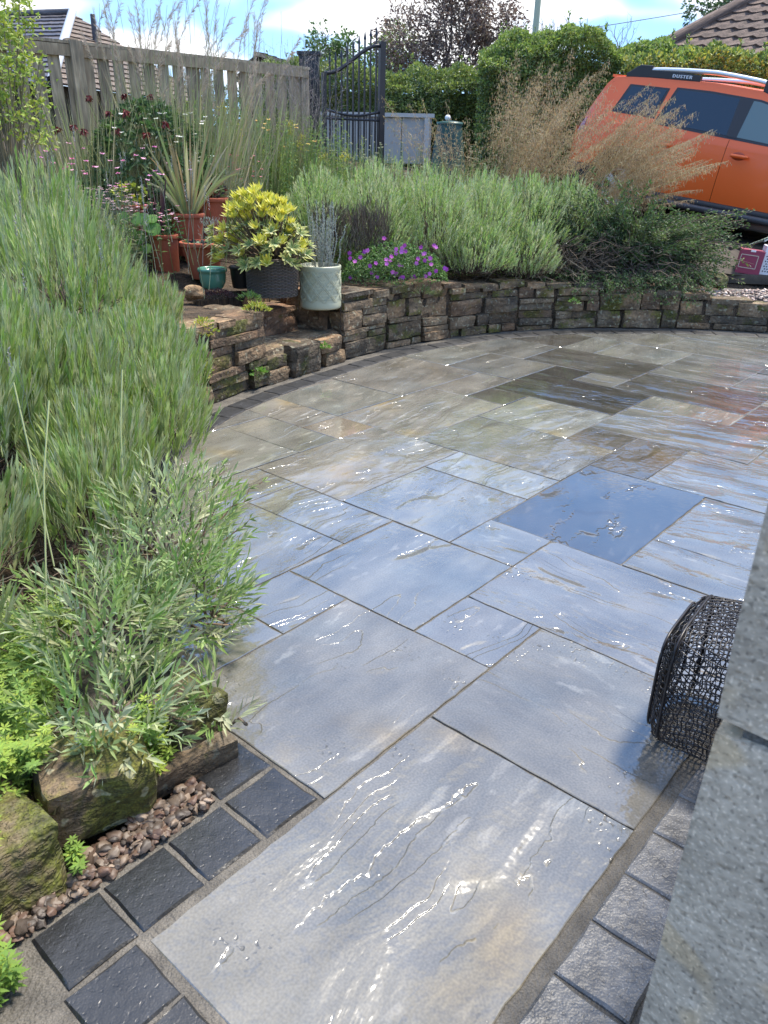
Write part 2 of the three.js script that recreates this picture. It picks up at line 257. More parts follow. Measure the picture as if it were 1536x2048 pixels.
{
  const axis = (a, b, st, far) => { const o = []; for (let x = a; x <= b; x += st) o.push(x); let s = st, x = b; while (x < far) { s *= 1.35; x += s; o.push(x); } s = st; x = a; while (x > -far) { s *= 1.35; x -= s; o.unshift(x); } return o; };
  const xs = axis(-3.2, 6, 0.09, 600), zs = axis(-9.5, 0.5, 0.09, 600), mb = new MB(), W = xs.length;
  for (const z of zs) for (const x of xs) mb.v(x, groundAt(x, z) + n2(x * 3, z * 3) * 0.015, z, [1, 1, 1], x, z);
  for (let j = 0; j + 1 < zs.length; j++) for (let i = 0; i + 1 < W; i++) { const a = j * W + i; mb.quad(a, a + W, a + W + 1, a + 1); }
  const g = part('ground', mb.geo(), soilMat, scene); g.userData = { kind: 'structure', label: 'brown garden soil sloping up behind the stone wall' };
}

// ---------------------------------------------------------------- patio: wet riven sandstone slabs with dark setts round the edge
const patio = structure('patio', 'wet grey riven sandstone patio edged with dark setts');
{
  const bed = new MB(), W = 60, ring = [];
  for (let k = 0; k <= 120; k++) { const q = ringAt(RL * k / 120, WALL_OFF + 0.05); ring.push([q.x, q.z]); }
  const pts = [...ring, [9, -5], [9, 4], [-1.2, 4], [-1.2, -0.45], ...[[1.15, -4.7], [1.2, -3.0], [0.7, -2.6]].map(([u, v]) => uv2xz(u, v))];
  const tris = THREE.ShapeUtils.triangulateShape(pts.map(p => new THREE.Vector2(p[0], p[1])), []);
  pts.forEach(p => bed.v(p[0], -0.0045, p[1], [1, 1, 1], p[0] * 2, p[1] * 2)); tris.forEach(t => bed.tri(t[0], t[2], t[1]));
  const g = bed.geo(); if (g.attributes.normal.getY(0) < 0) { bed.i.reverse(); part('mortar_bed', bed.geo(), mortarMat, patio); } else part('mortar_bed', g, mortarMat, patio);
}
// clip a polygon (x, z) by the inside of a convex polygon
function clipPoly(poly, hull) {
  let out = poly;
  for (let i = 0; i < hull.length && out.length; i++) {
    const a = hull[i], b = hull[(i + 1) % hull.length], inp = out; out = [];
    const side = (p) => (b[0] - a[0]) * (p[1] - a[1]) - (b[1] - a[1]) * (p[0] - a[0]);
    for (let k = 0; k < inp.length; k++) { const p = inp[k], q = inp[(k + 1) % inp.length], sp = side(p), sq = side(q); if (sp >= 0) out.push(p); if ((sp >= 0) !== (sq >= 0)) { const t = sp / (sp - sq); out.push([p[0] + (q[0] - p[0]) * t, p[1] + (q[1] - p[1]) * t]); } }
  }
  return out;
}
const area2 = (p) => { let a = 0; for (let i = 0; i < p.length; i++) { const q = p[(i + 1) % p.length]; a += p[i][0] * q[1] - q[0] * p[i][1]; } return a / 2; };
// a paving piece from a plan outline: uneven arris, worn edge, flat riven top
function paver(name, poly, y, thick, mat, uvRot, uvScale, wob, bev, tilt, parent) {
  if (area2(poly) > 0) poly = poly.slice().reverse();       // clockwise in x,z so that the top faces up
  const o = [], n = poly.length; let cx = 0, cz = 0;
  for (let i = 0; i < n; i++) { const a = poly[i], b = poly[(i + 1) % n], L = Math.hypot(b[0] - a[0], b[1] - a[1]), m = Math.max(1, Math.round(L / 0.045)); for (let k = 0; k < m; k++) o.push([lerp(a[0], b[0], k / m), lerp(a[1], b[1], k / m), k === 0 ? 1 : 0]); }
  for (const p of o) { cx += p[0] / o.length; cz += p[1] / o.length; }
  const N = o.length, inn = [], mb = new MB(), c1 = [1, 1, 1], sd = rr(0, 90), ca = Math.cos(uvRot), sa = Math.sin(uvRot), ou = rr(0, 1), ov = rr(0, 1);
  for (let i = 0; i < N; i++) { const a = o[(i + N - 1) % N], b = o[(i + 1) % N]; let nx = -(b[1] - a[1]), nz = b[0] - a[0]; const q = 1 / (Math.hypot(nx, nz) || 1); o[i].n = [nx * q, nz * q]; }
  if ((o[0][0] - cx) * o[0].n[0] + (o[0][1] - cz) * o[0].n[1] > 0) for (const p of o) p.n = [-p.n[0], -p.n[1]];   // inward
  for (let i = 0; i < N; i++) { const w = n2(o[i][0] * 16 + sd, o[i][1] * 16) * wob + Math.max(0, n2(o[i][0] * 40, o[i][1] * 40 + sd)) * wob * 0.9; o[i][0] += o[i].n[0] * w; o[i][1] += o[i].n[1] * w; inn.push([o[i][0] + o[i].n[0] * bev * rr(0.6, 1.4) , o[i][1] + o[i].n[1] * bev * rr(0.6, 1.4)]); }
  const put = (p, yy) => { const lx = p[0] - cx, lz = p[1] - cz; return mb.v(lx, yy + lx * tilt[0] + lz * tilt[1], lz, c1, (lx * ca - lz * sa) * uvScale + ou, (lx * sa + lz * ca) * uvScale + ov); };
  const top = inn.map(p => put(p, 0)), e2 = inn.map(p => put(p, 0)), mid = o.map(p => put(p, -bev * 0.8)), m2 = o.map(p => put(p, -bev * 0.8)), bot = o.map(p => put(p, -thick));
  const tr = THREE.ShapeUtils.triangulateShape(inn.map(p => new THREE.Vector2(p[0], p[1])), []);
  for (const t of tr) mb.tri(top[t[0]], top[t[1]], top[t[2]]);
  for (let i = 0; i < N; i++) { const j = (i + 1) % N; mb.quad(e2[i], e2[j], mid[j], mid[i]); mb.quad(m2[i], m2[j], bot[j], bot[i]); }
  let g = mb.geo(); if (g.attributes.normal.getY(top[0]) < 0) { for (let k = 0; k < mb.i.length; k += 3) [mb.i[k], mb.i[k + 1]] = [mb.i[k + 1], mb.i[k]]; g = mb.geo(); }
  const m = part(name, g, mat, parent); m.position.set(cx, y, cz); return m;
}
{
  R = rng(21);
  const hull = []; for (let k = 0; k <= 60; k++) { const q = ringAt(RL * k / 60, -0.006); if (q.z < -1.74) hull.push([q.x, q.z]); }
  hull.push(uv2xz(14, 6), uv2xz(14, -2.36), uv2xz(0.45, -2.36));
  if (area2(hull) < 0) hull.reverse();
  const G = [0.60, 0.60, 0.575], GR = [0.72, 0.73, 0.68], BR = [0.74, 0.71, 0.66], TAN = [0.82, 0.68, 0.54], DK = [0.22, 0.207, 0.195], DB = [0.35, 0.33, 0.30], PL = [0.62, 0.61, 0.59];
  // [u0, u1, v0, v1, tint, map, grain turn]
  const S = [[2, 4, -4, -1, PL, 0, 1.15], [2, 4, -1, 1, PL, 0, 0.35], [0, 2, -3, 0, PL, 0, 1.0], [-1, 0, -1, 0, G, 2, 0.9], [1, 2, 0, 1, PL, 2, 0.8], [-1, 1, 0, 2, G, 1, 1.2], [1, 4, 1, 3, PL, 2, 0.1], [0, 1, 2, 3, G, 1, 0.2], [0, 2, 3, 6, DK, 3, 1.5],
    [-2, 0, 2, 4, G, 1, 0.9], [-2, 0, 4, 5, GR, 2, 0.7], [-3, -1, 1, 2, G, 2, 0.6], [-3, -1, -1, 1, G, 1, 0.9], [-2, 0, -3, -1, G, 3, 0.8], [-4, -2, 2, 5, BR, 0, 0.85], [-5, -4, 4, 5, TAN, 3, 0.5], [-6, -4, 3, 4, GR, 1, 0.9], [-6, -4, 1, 3, GR, 0, 0.9], [-7, -5, 4, 5, BR, 0, 0.7], [-7, -5, 5, 7, GR, 3, 1.0], [-5, -3, 5, 8, BR, 0, 0.95], [-8, -5, 7, 10, BR, 2, 0.8], [-5, -4, 8, 10, BR, 1, 0.8], [-6, -4, 10, 12, G, 1, 0.9], [-8, -6, 10, 12, GR, 2, 0.9], [-4, -3, 8, 9, DB, 3, 0.6], [-4, -1, 9, 11, DK, 2, 0.35], [-4, -3, 11, 12, DK, 3, 0.3], [-3, -2, 11, 12, G, 0, 0.4], [-5, -2, 12, 14, DB, 2, 0.2], [-3, -1, 7, 9, GR, 0, 0.8], [-3, 0, 5, 7, G, 0, 0.7], [-1, 0, 7, 8, DB, 0, 0.8], [0, 1, 6, 8, DB, 0, 0.7], [1, 4, 6, 8, G, 2, 0.15], [-1, 2, 8, 10, G, 2, 0.12], [-1, 1, 10, 11, GR, 2, 0.6], [-2, 1, 11, 13, DB, 2, 0.1], [-2, 0, 13, 16, G, 2, 0.15], [-4, -2, 14, 16, GR, 1, 0.6], [-5, -4, 14, 16, GR, 3, 0.6], [-7, -5, 14, 16, DB, 3, 0.4], [-7, -5, 12, 14, G, 1, 0.7], [-4, -3, 16, 18, GR, 1, 0.5], [-3, 0, 16, 18, GR, 2, 0.1], [-6, -4, 16, 18, G, 3, 0.4], [2, 4, 3, 4, G, 2, 0.1], [2, 4, 4, 6, G, 2, 0.12], [2, 4, 8, 10, G, 2, 0.1], [1, 3, 10, 12, DB, 2, 0.1], [3, 4, 10, 12, G, 1, 0.3], [1, 4, 12, 13, GR, 2, 0.2], [0, 2, 13, 15, G, 2, 0.1], [2, 4, 13, 16, GR, 1, 0.2], [0, 2, 15, 18, DB, 2, 0.15], [2, 4, 16, 18, G, 2, 0.2], [-4, -1, 18, 20, GR, 2, 0.2], [-1, 1, 18, 21, G, 1, 0.1], [1, 4, 18, 20, BR, 2, 0.2], [-3, -1, 20, 22, G, 1, 0.1], [1, 3, 20, 22, GR, 0, 0.3],
    [4, 6, 5, 8, G, 2, 0.2], [4, 7, 8, 10, GR, 1, 0.2], [4, 6, 10, 13, BR, 2, 0.2], [6, 8, 10, 13, G, 0, 0.2], [4, 7, 13, 15, G, 2, 0.2], [4, 6, 15, 18, GR, 1, 0.2], [6, 9, 15, 17, BR, 2, 0.2], [4, 7, 18, 20, G, 2, 0.2], [-8, -6, 1, 4, G, 1, 0.8], [-4, -3, 0, 2, G, 2, 0.6], [-5, -3, -2, 0, G, 1, 0.6], [-3, -2, -2, -1, G, 2, 0.3], [-4, -2, -3, -2, G, 2, 0.3], [-2, 0, -4, -3, G, 2, 0.3]];
  const j = 0.022;
  for (const [u0, u1, v0, v1, t, m, rot] of S) {
    const c = 0.5 * j; let poly = [[u0 + c, v0 + c], [u1 - c, v0 + c], [u1 - c, v1 - c], [u0 + c, v1 - c]].map(([u, v]) => uv2xz(u, v));
    if (!(u0 === 2 && v0 < 0)) poly = clipPoly(poly, hull);
    if (poly.length < 3 || Math.abs(area2(poly)) < 0.006) continue;
    const tint = t.map(x => x * rr(0.92, 1.08));
    paver('paving_slab', poly, rr(-0.0012, 0.0015), 0.030, slabMat(m, t), (rot >= 0.45 ? rr(0.0, 0.42) : rr(-1.55, -1.15)) + YAW + (R() < 0.5 ? Math.PI : 0), 0.9, 0.0035, 0.0022, [rr(-0.006, 0.006), rr(-0.006, 0.006)], patio);
  }
  // setts: corner and straight runs at the near left and along the house, then round the curve
  const sett = (poly, mats, y = 0.001) => paver('edging_sett', poly, y + rr(-0.001, 0.002), 0.030, pick(mats), rr(0, 6), 2.2, 0.003, 0.0055, [rr(-0.012, 0.012), rr(-0.012, 0.012)], patio);
  const sq = (u0, u1, v0, v1, mats) => sett([[u0, v0], [u1, v0], [u1, v1], [u0, v1]].map(([u, v]) => uv2xz(u, v)), mats);
  sq(0.86, 1.385, -2.925, -2.40, settMats); sq(1.425, 1.945, -2.925, -2.40, settMats);
  for (let k = 0; k < 3; k++) sq(1.435, 1.93, -3.455 - k * 0.525, -2.965 - k * 0.525, settMats);
  for (let k = 0; k < 5; k++) sq(1.965 + k * 0.52, 2.455 + k * 0.52, -4.56, -4.06, settMats);
  for (let k = 0; k < 16; k++) sq(4.10, 4.60, -2.92 + k * 0.505, -2.435 + k * 0.505, rimSettMats);
  sq(4.13, 4.60, -3.42, -2.95, rimSettMats); sq(4.13, 4.6, -3.94, -3.47, rimSettMats);
  const n = Math.floor((RL - 0.05) / 0.19), p = (RL - 0.05) / n;
  for (let k = 0; k < n; k++) { const a = 0.05 + k * p + 0.006, b = 0.05 + (k + 1) * p - 0.006; const P = [ringAt(a, 0.012), ringAt(b, 0.012), ringAt(b, 0.16), ringAt(a, 0.16)].map(q => [q.x, q.z]); sett(P, ringSettMats); }
}

// ---------------------------------------------------------------- retaining wall of weathered sandstone
const wallLabel = 'low curved retaining wall of weathered mossy sandstone behind the patio';
function wallRun(root, s0, s1, off, topFn, seed, lenScale = 1) {
  R = rng(seed);
  const place = (s, y0, h, len, depth, mat, proud = 0) => { const q = ringAt(s + len / 2, off - proud + depth / 2), m = part('stone', stoneGeo(len - 0.005, h - 0.003, depth, 0.085, [6, 4, 3], 0.09), mat, root); m.position.set(q.x, y0 + h / 2, q.z); m.rotation.set(rr(-0.03, 0.03), Math.atan2(-q.dz, q.dx) + rr(-0.05, 0.05), rr(-0.025, 0.025)); };
  for (let g0 = s0; g0 < s1 - 0.04;) {            // broken courses: each short stretch is laid to its own heights
    let g1 = g0 + rr(0.3, 0.85) * lenScale; if (s1 - g1 < 0.25) g1 = s1; const top = topFn((g0 + g1) / 2) - 0.045; let y = 0;
    while (y < top - 0.025) {
      let h = pick([0.04, 0.055, 0.075, 0.10, 0.14, 0.18]) * rr(0.9, 1.1); if (top - y - h < 0.04) h = top - y;
      let s = g0; while (s < g1 - 0.01) { let len = pick(h > 0.12 ? [0.18, 0.26, 0.34, 0.42] : [0.16, 0.28, 0.4, 0.55]) * rr(0.85, 1.15); if (g1 - s - len < 0.09) len = g1 - s;
        if (h > 0.13 && R() < 0.25) { const k = rr(0.35, 0.65); place(s, y, h * k, len, rr(0.17, 0.22), pick(stoneMats), rr(-0.02, 0.02)); place(s, y + h * k, h * (1 - k), len, rr(0.17, 0.22), pick(stoneMats), rr(-0.02, 0.02)); } else place(s, y, h, len, rr(0.17, 0.24), pick(stoneMats), rr(-0.025, 0.025)); s += len; }
      y += h;
    }
    g0 = g1;
  }
  // cap course
  let s = s0; while (s < s1 - 0.05) { const len = Math.min(rr(0.16, 0.5), s1 - s), t = topFn(s + len / 2); place(s, t - rr(0.05, 0.075), rr(0.04, 0.07), len, rr(0.2, 0.28), pick(stoneMats), rr(-0.02, 0.02)); s += len; }
  // rubble and earth behind the faces
  const mb = new MB(), N = Math.ceil((s1 - s0) / 0.12); for (let k = 0; k <= N; k++) { const ss = lerp(s0, s1, k / N), a = ringAt(ss, off + 0.03), b = ringAt(ss, off + 0.34), t = topFn(ss) - 0.035; mb.v(a.x, -0.05, a.z, [1, 1, 1], ss, 0); mb.v(a.x, t, a.z, [1, 1, 1], ss, t); mb.v(b.x, t, b.z, [1, 1, 1], ss, t + 0.3); if (k) { const i = k * 3; mb.quad(i - 3, i, i + 1, i - 2); mb.quad(i - 2, i + 1, i + 2, i - 1); } }
  part('earth_core', mb.geo(), soilMat, root);
}
const wall = thing('stone_wall', wallLabel, 'wall');
wallRun(wall, S0, sA, WALL_OFF, wallTop, 31, 0.95);
wallRun(wall, sB, RL - 0.6, WALL_OFF + 0.02, wallTop, 32);
// steps let into the wall: dark upright block, worn tread, pot ledge
const steps = thing('garden_steps', 'worn brown stone steps let into the mossy retaining wall', 'steps');
{
  R = rng(61);
  const put = (name, s, off, y0, w, h, d, mat, wob = 0.1, ry = 0) => { const q = ringAt(s, off + d / 2), m = part(name, stoneGeo(w, h, d, wob, [7, 4, 6]), mat, steps); m.position.set(q.x, y0 + h / 2, q.z); m.rotation.y = Math.atan2(-q.dz, q.dx) + ry; };
  const L = sB - sA, brown = std({ color: lin(0.72, 0.52, 0.42), map: stoneTexA, bumpMap: stoneBump, bumpScale: 0.03, roughness: 0.85 });
  put('riser_block', sA + L * 0.44, 0.20, -0.02, 0.30, 0.245, 0.2, stoneMats[4], 0.1);
  put('riser_block', sA + L * 0.10, 0.23, -0.02, 0.24, 0.11, 0.2, stoneMats[0]); put('riser_block', sA + L * 0.10, 0.24, 0.09, 0.22, 0.09, 0.2, stoneMats[1]);
  put('riser_block', sA + L * 0.86, 0.23, -0.02, 0.24, 0.12, 0.2, stoneMats[2]); put('riser_block', sA + L * 0.80, 0.23, 0.10, 0.26, 0.11, 0.2, stoneMats[6]);
  put('tread', sA + L * 0.52, 0.30, 0.10, L * 1.06, 0.12, 0.42, paleStoneMat, 0.16);
  put('ledge_riser', sA + L * 0.40, 0.60, 0.16, L * 0.95, 0.22, 0.30, brown, 0.13);
  put('ledge', sA + L * 0.42, 0.61, 0.36, L * 1.0, 0.045, 0.5, brown, 0.2);
  put('side_stone', sA + L * 1.02, 0.42, 0.2, 0.22, 0.30, 0.34, stoneMats[8], 0.2, 0.5); put('side_stone', sA + L * 0.97, 0.60, 0.36, 0.2, 0.16, 0.2, brown, 0.2, 0.3);
  put('side_stone', sA - 0.02, 0.45, 0.0, 0.16, 0.49, 0.3, stoneMats[0], 0.12); 
}
// big blocks that hold the bed at the near left, set behind a strip of pebbles
const blocks = [['mossy_boulder', 'rounded brown boulder under a skin of moss at the bed edge', [-0.815, 0.07, -1.15], [0.22, 0.22, 0.24], 0.85, mossStoneMat], ['edging_block', 'large squared green-stained sandstone block holding the near bed', [-0.665, 0.085, -1.36], [0.25, 0.17, 0.17], 0.62, stoneMats[3]], ['edging_block', 'dark brown block beside the corner setts under lavender', [-0.515, 0.075, -1.60], [0.17, 0.17, 0.19], 0.9, stoneMats[5]], ['edging_block', 'low dark footing stone behind the pebble strip', [-0.50, 0.03, -1.50], [0.26, 0.08, 0.12], 0.75, stoneMats[4]]];
R = rng(77);
for (const [n, l, p, s, ry, m] of blocks) { const o = new THREE.Mesh(stoneGeo(...s, 0.09, [8, 6, 6], 0.13), m); o.name = numbered(n); o.position.set(...p); o.rotation.set(0.05, ry, -0.04); o.castShadow = o.receiveShadow = true; o.userData = { label: l, category: 'stone' }; scene.add(o); }

// pebbles in the strip beside the near setts
function pebbles(name, label, n, at, size, cols, seed) {
  R = rng(seed); const gs = [];
  for (let k = 0; k < n; k++) { const [x, y, z] = at(); const g = new THREE.IcosahedronGeometry(1, 1), a = size * rr(0.5, 1.6); const c = pick(cols), m = rr(0.7, 1.25), col = new Float32Array(g.attributes.position.count * 3), s = rr(0, 50), p = g.attributes.position; for (let i = 0; i < p.count; i++) { const w = 1 + n3(p.getX(i) * 1.2 + s, p.getY(i) * 1.2, p.getZ(i) * 1.2) * 0.55; p.setXYZ(i, p.getX(i) * w, p.getY(i) * w, p.getZ(i) * w); col.set([c[0] * m, c[1] * m, c[2] * m], i * 3); }
    g.setAttribute('color', new THREE.BufferAttribute(col, 3)); g.scale(a, a * rr(0.35, 0.65), a * rr(0.55, 0.9)); g.rotateY(rr(0, 6)); g.rotateX(rr(-0.5, 0.5)); g.translate(x, y, z); gs.push(toCreasedNormals(g, 1.2)); }
  const o = part(numbered(name), mergeGeometries(gs), phys({ vertexColors: true, roughness: 0.55 }), scene); o.userData = { label, kind: 'stuff', category: 'gravel' }; return o;
}
pebbles('pebble_strip', 'wet brown pebbles between dark setts and the bed stones', 460, () => { const v = rr(-4.7, -2.95), u = 1.40 - rr(0.02, 0.32) - 0.0 * v, [x, z] = uv2xz(u, v); return [x, rr(-0.004, 0.018), z]; }, 0.0122, [[0.10, 0.065, 0.045], [0.145, 0.105, 0.075], [0.06, 0.045, 0.035], [0.21, 0.16, 0.12], [0.105, 0.062, 0.043]], 5);

// ---------------------------------------------------------------- house corner beside the camera, out of rough cast stone blocks
{
  const house = thing('house_wall', 'grey grainy cast stone wall corner of the house', 'wall');
  const n = 768, pc = tex(n, (s, t, o) => { const a = fbm(s * 7, t * 7, 7, 7, 5, 13), g = fbm(s * 60, t * 60, 60, 60, 3, 6), sp = sstep(0.33, 0.55, n2(s * 150, t * 150, 150, 150, 9)), dk = sstep(0.36, 0.6, n2(s * 105, t * 105, 105, 105, 29)), y = sstep(0.25, 0.5, n2(s * 9, t * 9, 9, 9, 41)); let v = 0.66 + a * 0.12 + g * 0.10 + sp * 0.12 - dk * 0.13; o[0] = v * (1.08 + y * 0.04); o[1] = v * 0.985; o[2] = v * (0.85 - y * 0.06); }, { color: true });
  const pb = tex(512, (s, t, o) => { o[0] = o[1] = o[2] = 0.5 + fbm(s * 40, t * 40, 40, 40, 4, 3) * 0.6 + sstep(0.3, 0.55, n2(s * 46, t * 46, 46, 46, 29)) * -0.25; }, { float: true });
  const wm = std({ map: pc, bumpMap: pb, bumpScale: 0.004, roughness: 0.9 });
  const C = [0.322, -0.60], U = [CY, SY], Vv = [SY, -CY];
  const cs = [0, 0.30, 0.925, 1.56, 2.2];
  R = rng(4);
  for (let k = 0; k + 1 < cs.length; k++) for (const [a0, a1, b0, b1] of [[0, k % 2 ? 0.62 : 0.9, 0, k % 2 ? 0.62 : 0.45], [k % 2 ? 0.628 : 0.908, 2.2, 0, 0.3], [0, 0.3, k % 2 ? 0.628 : 0.458, 1.5], [0, 0.3, 1.508, 2.7]]) {
    const h = cs[k + 1] - cs[k] - 0.007, g = stoneGeo(a1 - a0, h, b1 - b0, 0.003, [12, 6, 8], 0.03); boxUV(g, 1.6, rr(0, 1), rr(0, 1));
    const m = part('block', g, wm, house), a = (a0 + a1) / 2, b = (b0 + b1) / 2; m.position.set(C[0] + U[0] * a + Vv[0] * b, cs[k] + h / 2, C[1] + U[1] * a + Vv[1] * b); m.rotation.y = Math.atan2(-U[1], U[0]);
  }
  const core = part('mortar_core', boxUV(new THREE.BoxGeometry(2.1, 2.17, 0.27), 2), mortarMat, house); core.position.set(C[0] + U[0] * 1.08 + Vv[0] * 0.15, 1.09, C[1] + U[1] * 1.08 + Vv[1] * 0.15); core.rotation.y = Math.atan2(-U[1], U[0]);
  const core2 = part('mortar_core', boxUV(new THREE.BoxGeometry(0.26, 2.16, 2.3), 2), mortarMat, house); core2.position.set(C[0] + U[0] * 0.15 + Vv[0] * 1.5, 1.085, C[1] + U[1] * 0.15 + Vv[1] * 1.5); core2.rotation.y = Math.atan2(-U[1], U[0]);
}
// ---------------------------------------------------------------- planting
const leafMat = phys({ vertexColors: true, roughness: 0.9, transmission: 0.42, thickness: 0 });
const woodMat = std({ vertexColors: true, roughness: 0.9 });
const petalMat = phys({ vertexColors: true, roughness: 0.9, transmission: 0.35, thickness: 0 });
const wanderPts = (a, b, n, j) => { const o = [a]; for (let k = 1; k < n; k++) { const t = k / n; o.push([lerp(a[0], b[0], t) + rr(-j, j), lerp(a[1], b[1], t) + rr(-j, j), lerp(a[2], b[2], t) + rr(-j, j)]); } o.push(b); return o; };
// one leafy lavender shoot: narrow grey-green leaves in pairs, crowded at the tip
function shoot(mb, o, d, L, n, lL, lW, cols, spread, droop) {
  let sx = sideOf(d); const c0 = tintv(pick(cols), 0.16, 0.08);
  for (let k = 0; k < n; k++) {
    const t = 0.08 + 0.92 * Math.pow(k / (n - 1), 0.8), p = addv(o, d, L * t), a = k * 2.2 + rr(-0.4, 0.4), ca = Math.cos(a), sa = Math.sin(a), s2 = cross(d, sx), e = [sx[0] * ca + s2[0] * sa, sx[1] * ca + s2[1] * sa, sx[2] * ca + s2[2] * sa];
    const sp = spread * lerp(1.25, 0.45, t) * rr(0.7, 1.3), ld = norm(addv(d, e, sp)), l = lL * lerp(0.75, 1.1, Math.sin(t * 2.6)) * rr(0.75, 1.2);
    mb.leaf(p, ld, norm(cross(ld, e)), l, lW * rr(0.6, 1.35), droop * rr(0, 1), tintv(c0, 0.14, 0.06), 0.2);
  }
}
function mound(mb, tw, m, q) {       // m: {x, f, rx, rf, y0, top}, leafy shell of a bush with woody stems inside
  const H = m.top - m.y0, n = Math.round(q.n * (m.w || 1));
  for (let k = 0; k < n; k++) {
    const sy = rr(q.low ?? -0.15, 1), th = rr(0, 6.283), c = Math.sqrt(Math.max(0, 1 - sy * sy)), dp = 1 - 0.45 * R() * R() + n2(Math.cos(th) * 2 + m.x * 3, sy * 2 + Math.sin(th) * 2) * 0.20;
    const nx = c * Math.cos(th), nz = c * Math.sin(th), p = [m.x + nx * m.rx * dp, m.y0 + Math.max(sy, -0.3) * H * dp, -m.f + nz * m.rf * dp];
    const up = q.up ?? 0.9, d = norm([nx * 0.7 + rr(-0.3, 0.3) + (q.lean?.[0] || 0), sy * 0.5 + up + rr(-0.15, 0.15), nz * 0.7 + rr(-0.3, 0.3) + (q.lean?.[1] || 0)]), L = q.L * rr(0.6, 1.25);
    shoot(mb, addv(p, d, -L * 0.7), d, L, q.leaves, q.lL, q.lW, q.cols, q.spread ?? 0.55, q.droop ?? 0.1);
    if (tw && k % (q.tw || 6) === 0) tw.tube(wanderPts([m.x + nx * m.rx * 0.25 + rr(-0.05, 0.05), m.y0 - 0.04, -m.f + nz * m.rf * 0.25], addv(p, d, -L * 0.2), 4, 0.02), 0.006 * (q.twr || 1), 0.002 * (q.twr || 1), 3, tintv(pick([[0.10, 0.07, 0.05], [0.16, 0.12, 0.09], [0.20, 0.16, 0.12]]), 0.2));
  }
}
function bush(name, label, category, group, mounds, q, seed, extra) {
  R = rng(seed); const mb = new MB(), tw = new MB(); for (const m of mounds) { m.y0 ??= groundAt(m.x, -m.f); mound(mb, tw, m, q); } if (extra) extra(mb, tw);
  const t = thing(name, label, category, group); part('foliage', mb.geo(), leafMat, t); if (tw.n) part('stems', tw.geo(), woodMat, t); return t;
}
const LAV = [[0.33, 0.43, 0.14], [0.38, 0.46, 0.19], [0.27, 0.40, 0.085], [0.43, 0.48, 0.26]], LAVD = [[0.25, 0.36, 0.11], [0.32, 0.41, 0.17], [0.19, 0.32, 0.06], [0.39, 0.44, 0.25]];
const lavGroup = 'grey-green lavender bushes in the left bed';
const lavQ = { n: 560, L: 0.22, leaves: 12, lL: 0.078, lW: 0.0095, cols: LAV, up: 2.0, spread: 0.27, low: -0.1 };
bush('lavender_bush', 'broad grey-green lavender bush spilling over the setts at the patio curve', 'lavender', lavGroup, [{ x: -1.27, f: 3.75, rx: 0.33, rf: 0.48, y0: 0.38, top: 0.67 }, { x: -1.38, f: 3.15, rx: 0.32, rf: 0.42, y0: 0.40, top: 0.72 }, { x: -1.05, f: 3.35, rx: 0.22, rf: 0.35, y0: 0.28, top: 0.52, w: 0.55 }], lavQ, 101);
bush('lavender_bush', 'tall pale lavender bush behind the spilling one, below the fence end', 'lavender', lavGroup, [{ x: -1.75, f: 4.15, rx: 0.42, rf: 0.55, y0: 0.62, top: 1.10 }, { x: -1.55, f: 4.7, rx: 0.30, rf: 0.40, y0: 0.52, top: 0.70, w: 0.7 }, { x: -2.15, f: 4.9, rx: 0.45, rf: 0.6, y0: 0.8, top: 1.32 }], { ...lavQ, n: 520 }, 102);
bush('lavender_bush', 'lavender bush above bare brown stems in the left bed', 'lavender', lavGroup, [{ x: -1.66, f: 3.0, rx: 0.40, rf: 0.45, y0: 0.58, top: 0.88 }, { x: -1.50, f: 2.55, rx: 0.26, rf: 0.22, y0: 0.56, top: 0.74, w: 0.35 }, { x: -1.28, f: 2.05, rx: 0.2, rf: 0.26, y0: 0.36, top: 0.52, w: 0.3 }, { x: -1.12, f: 2.75, rx: 0.22, rf: 0.26, y0: 0.34, top: 0.54, w: 0.4 }, { x: -1.02, f: 2.4, rx: 0.16, rf: 0.2, y0: 0.3, top: 0.46, w: 0.25 }, { x: -1.12, f: 1.62, rx: 0.16, rf: 0.2, y0: 0.30, top: 0.42, w: 0.2 }], { ...lavQ, n: 640 }, 103);
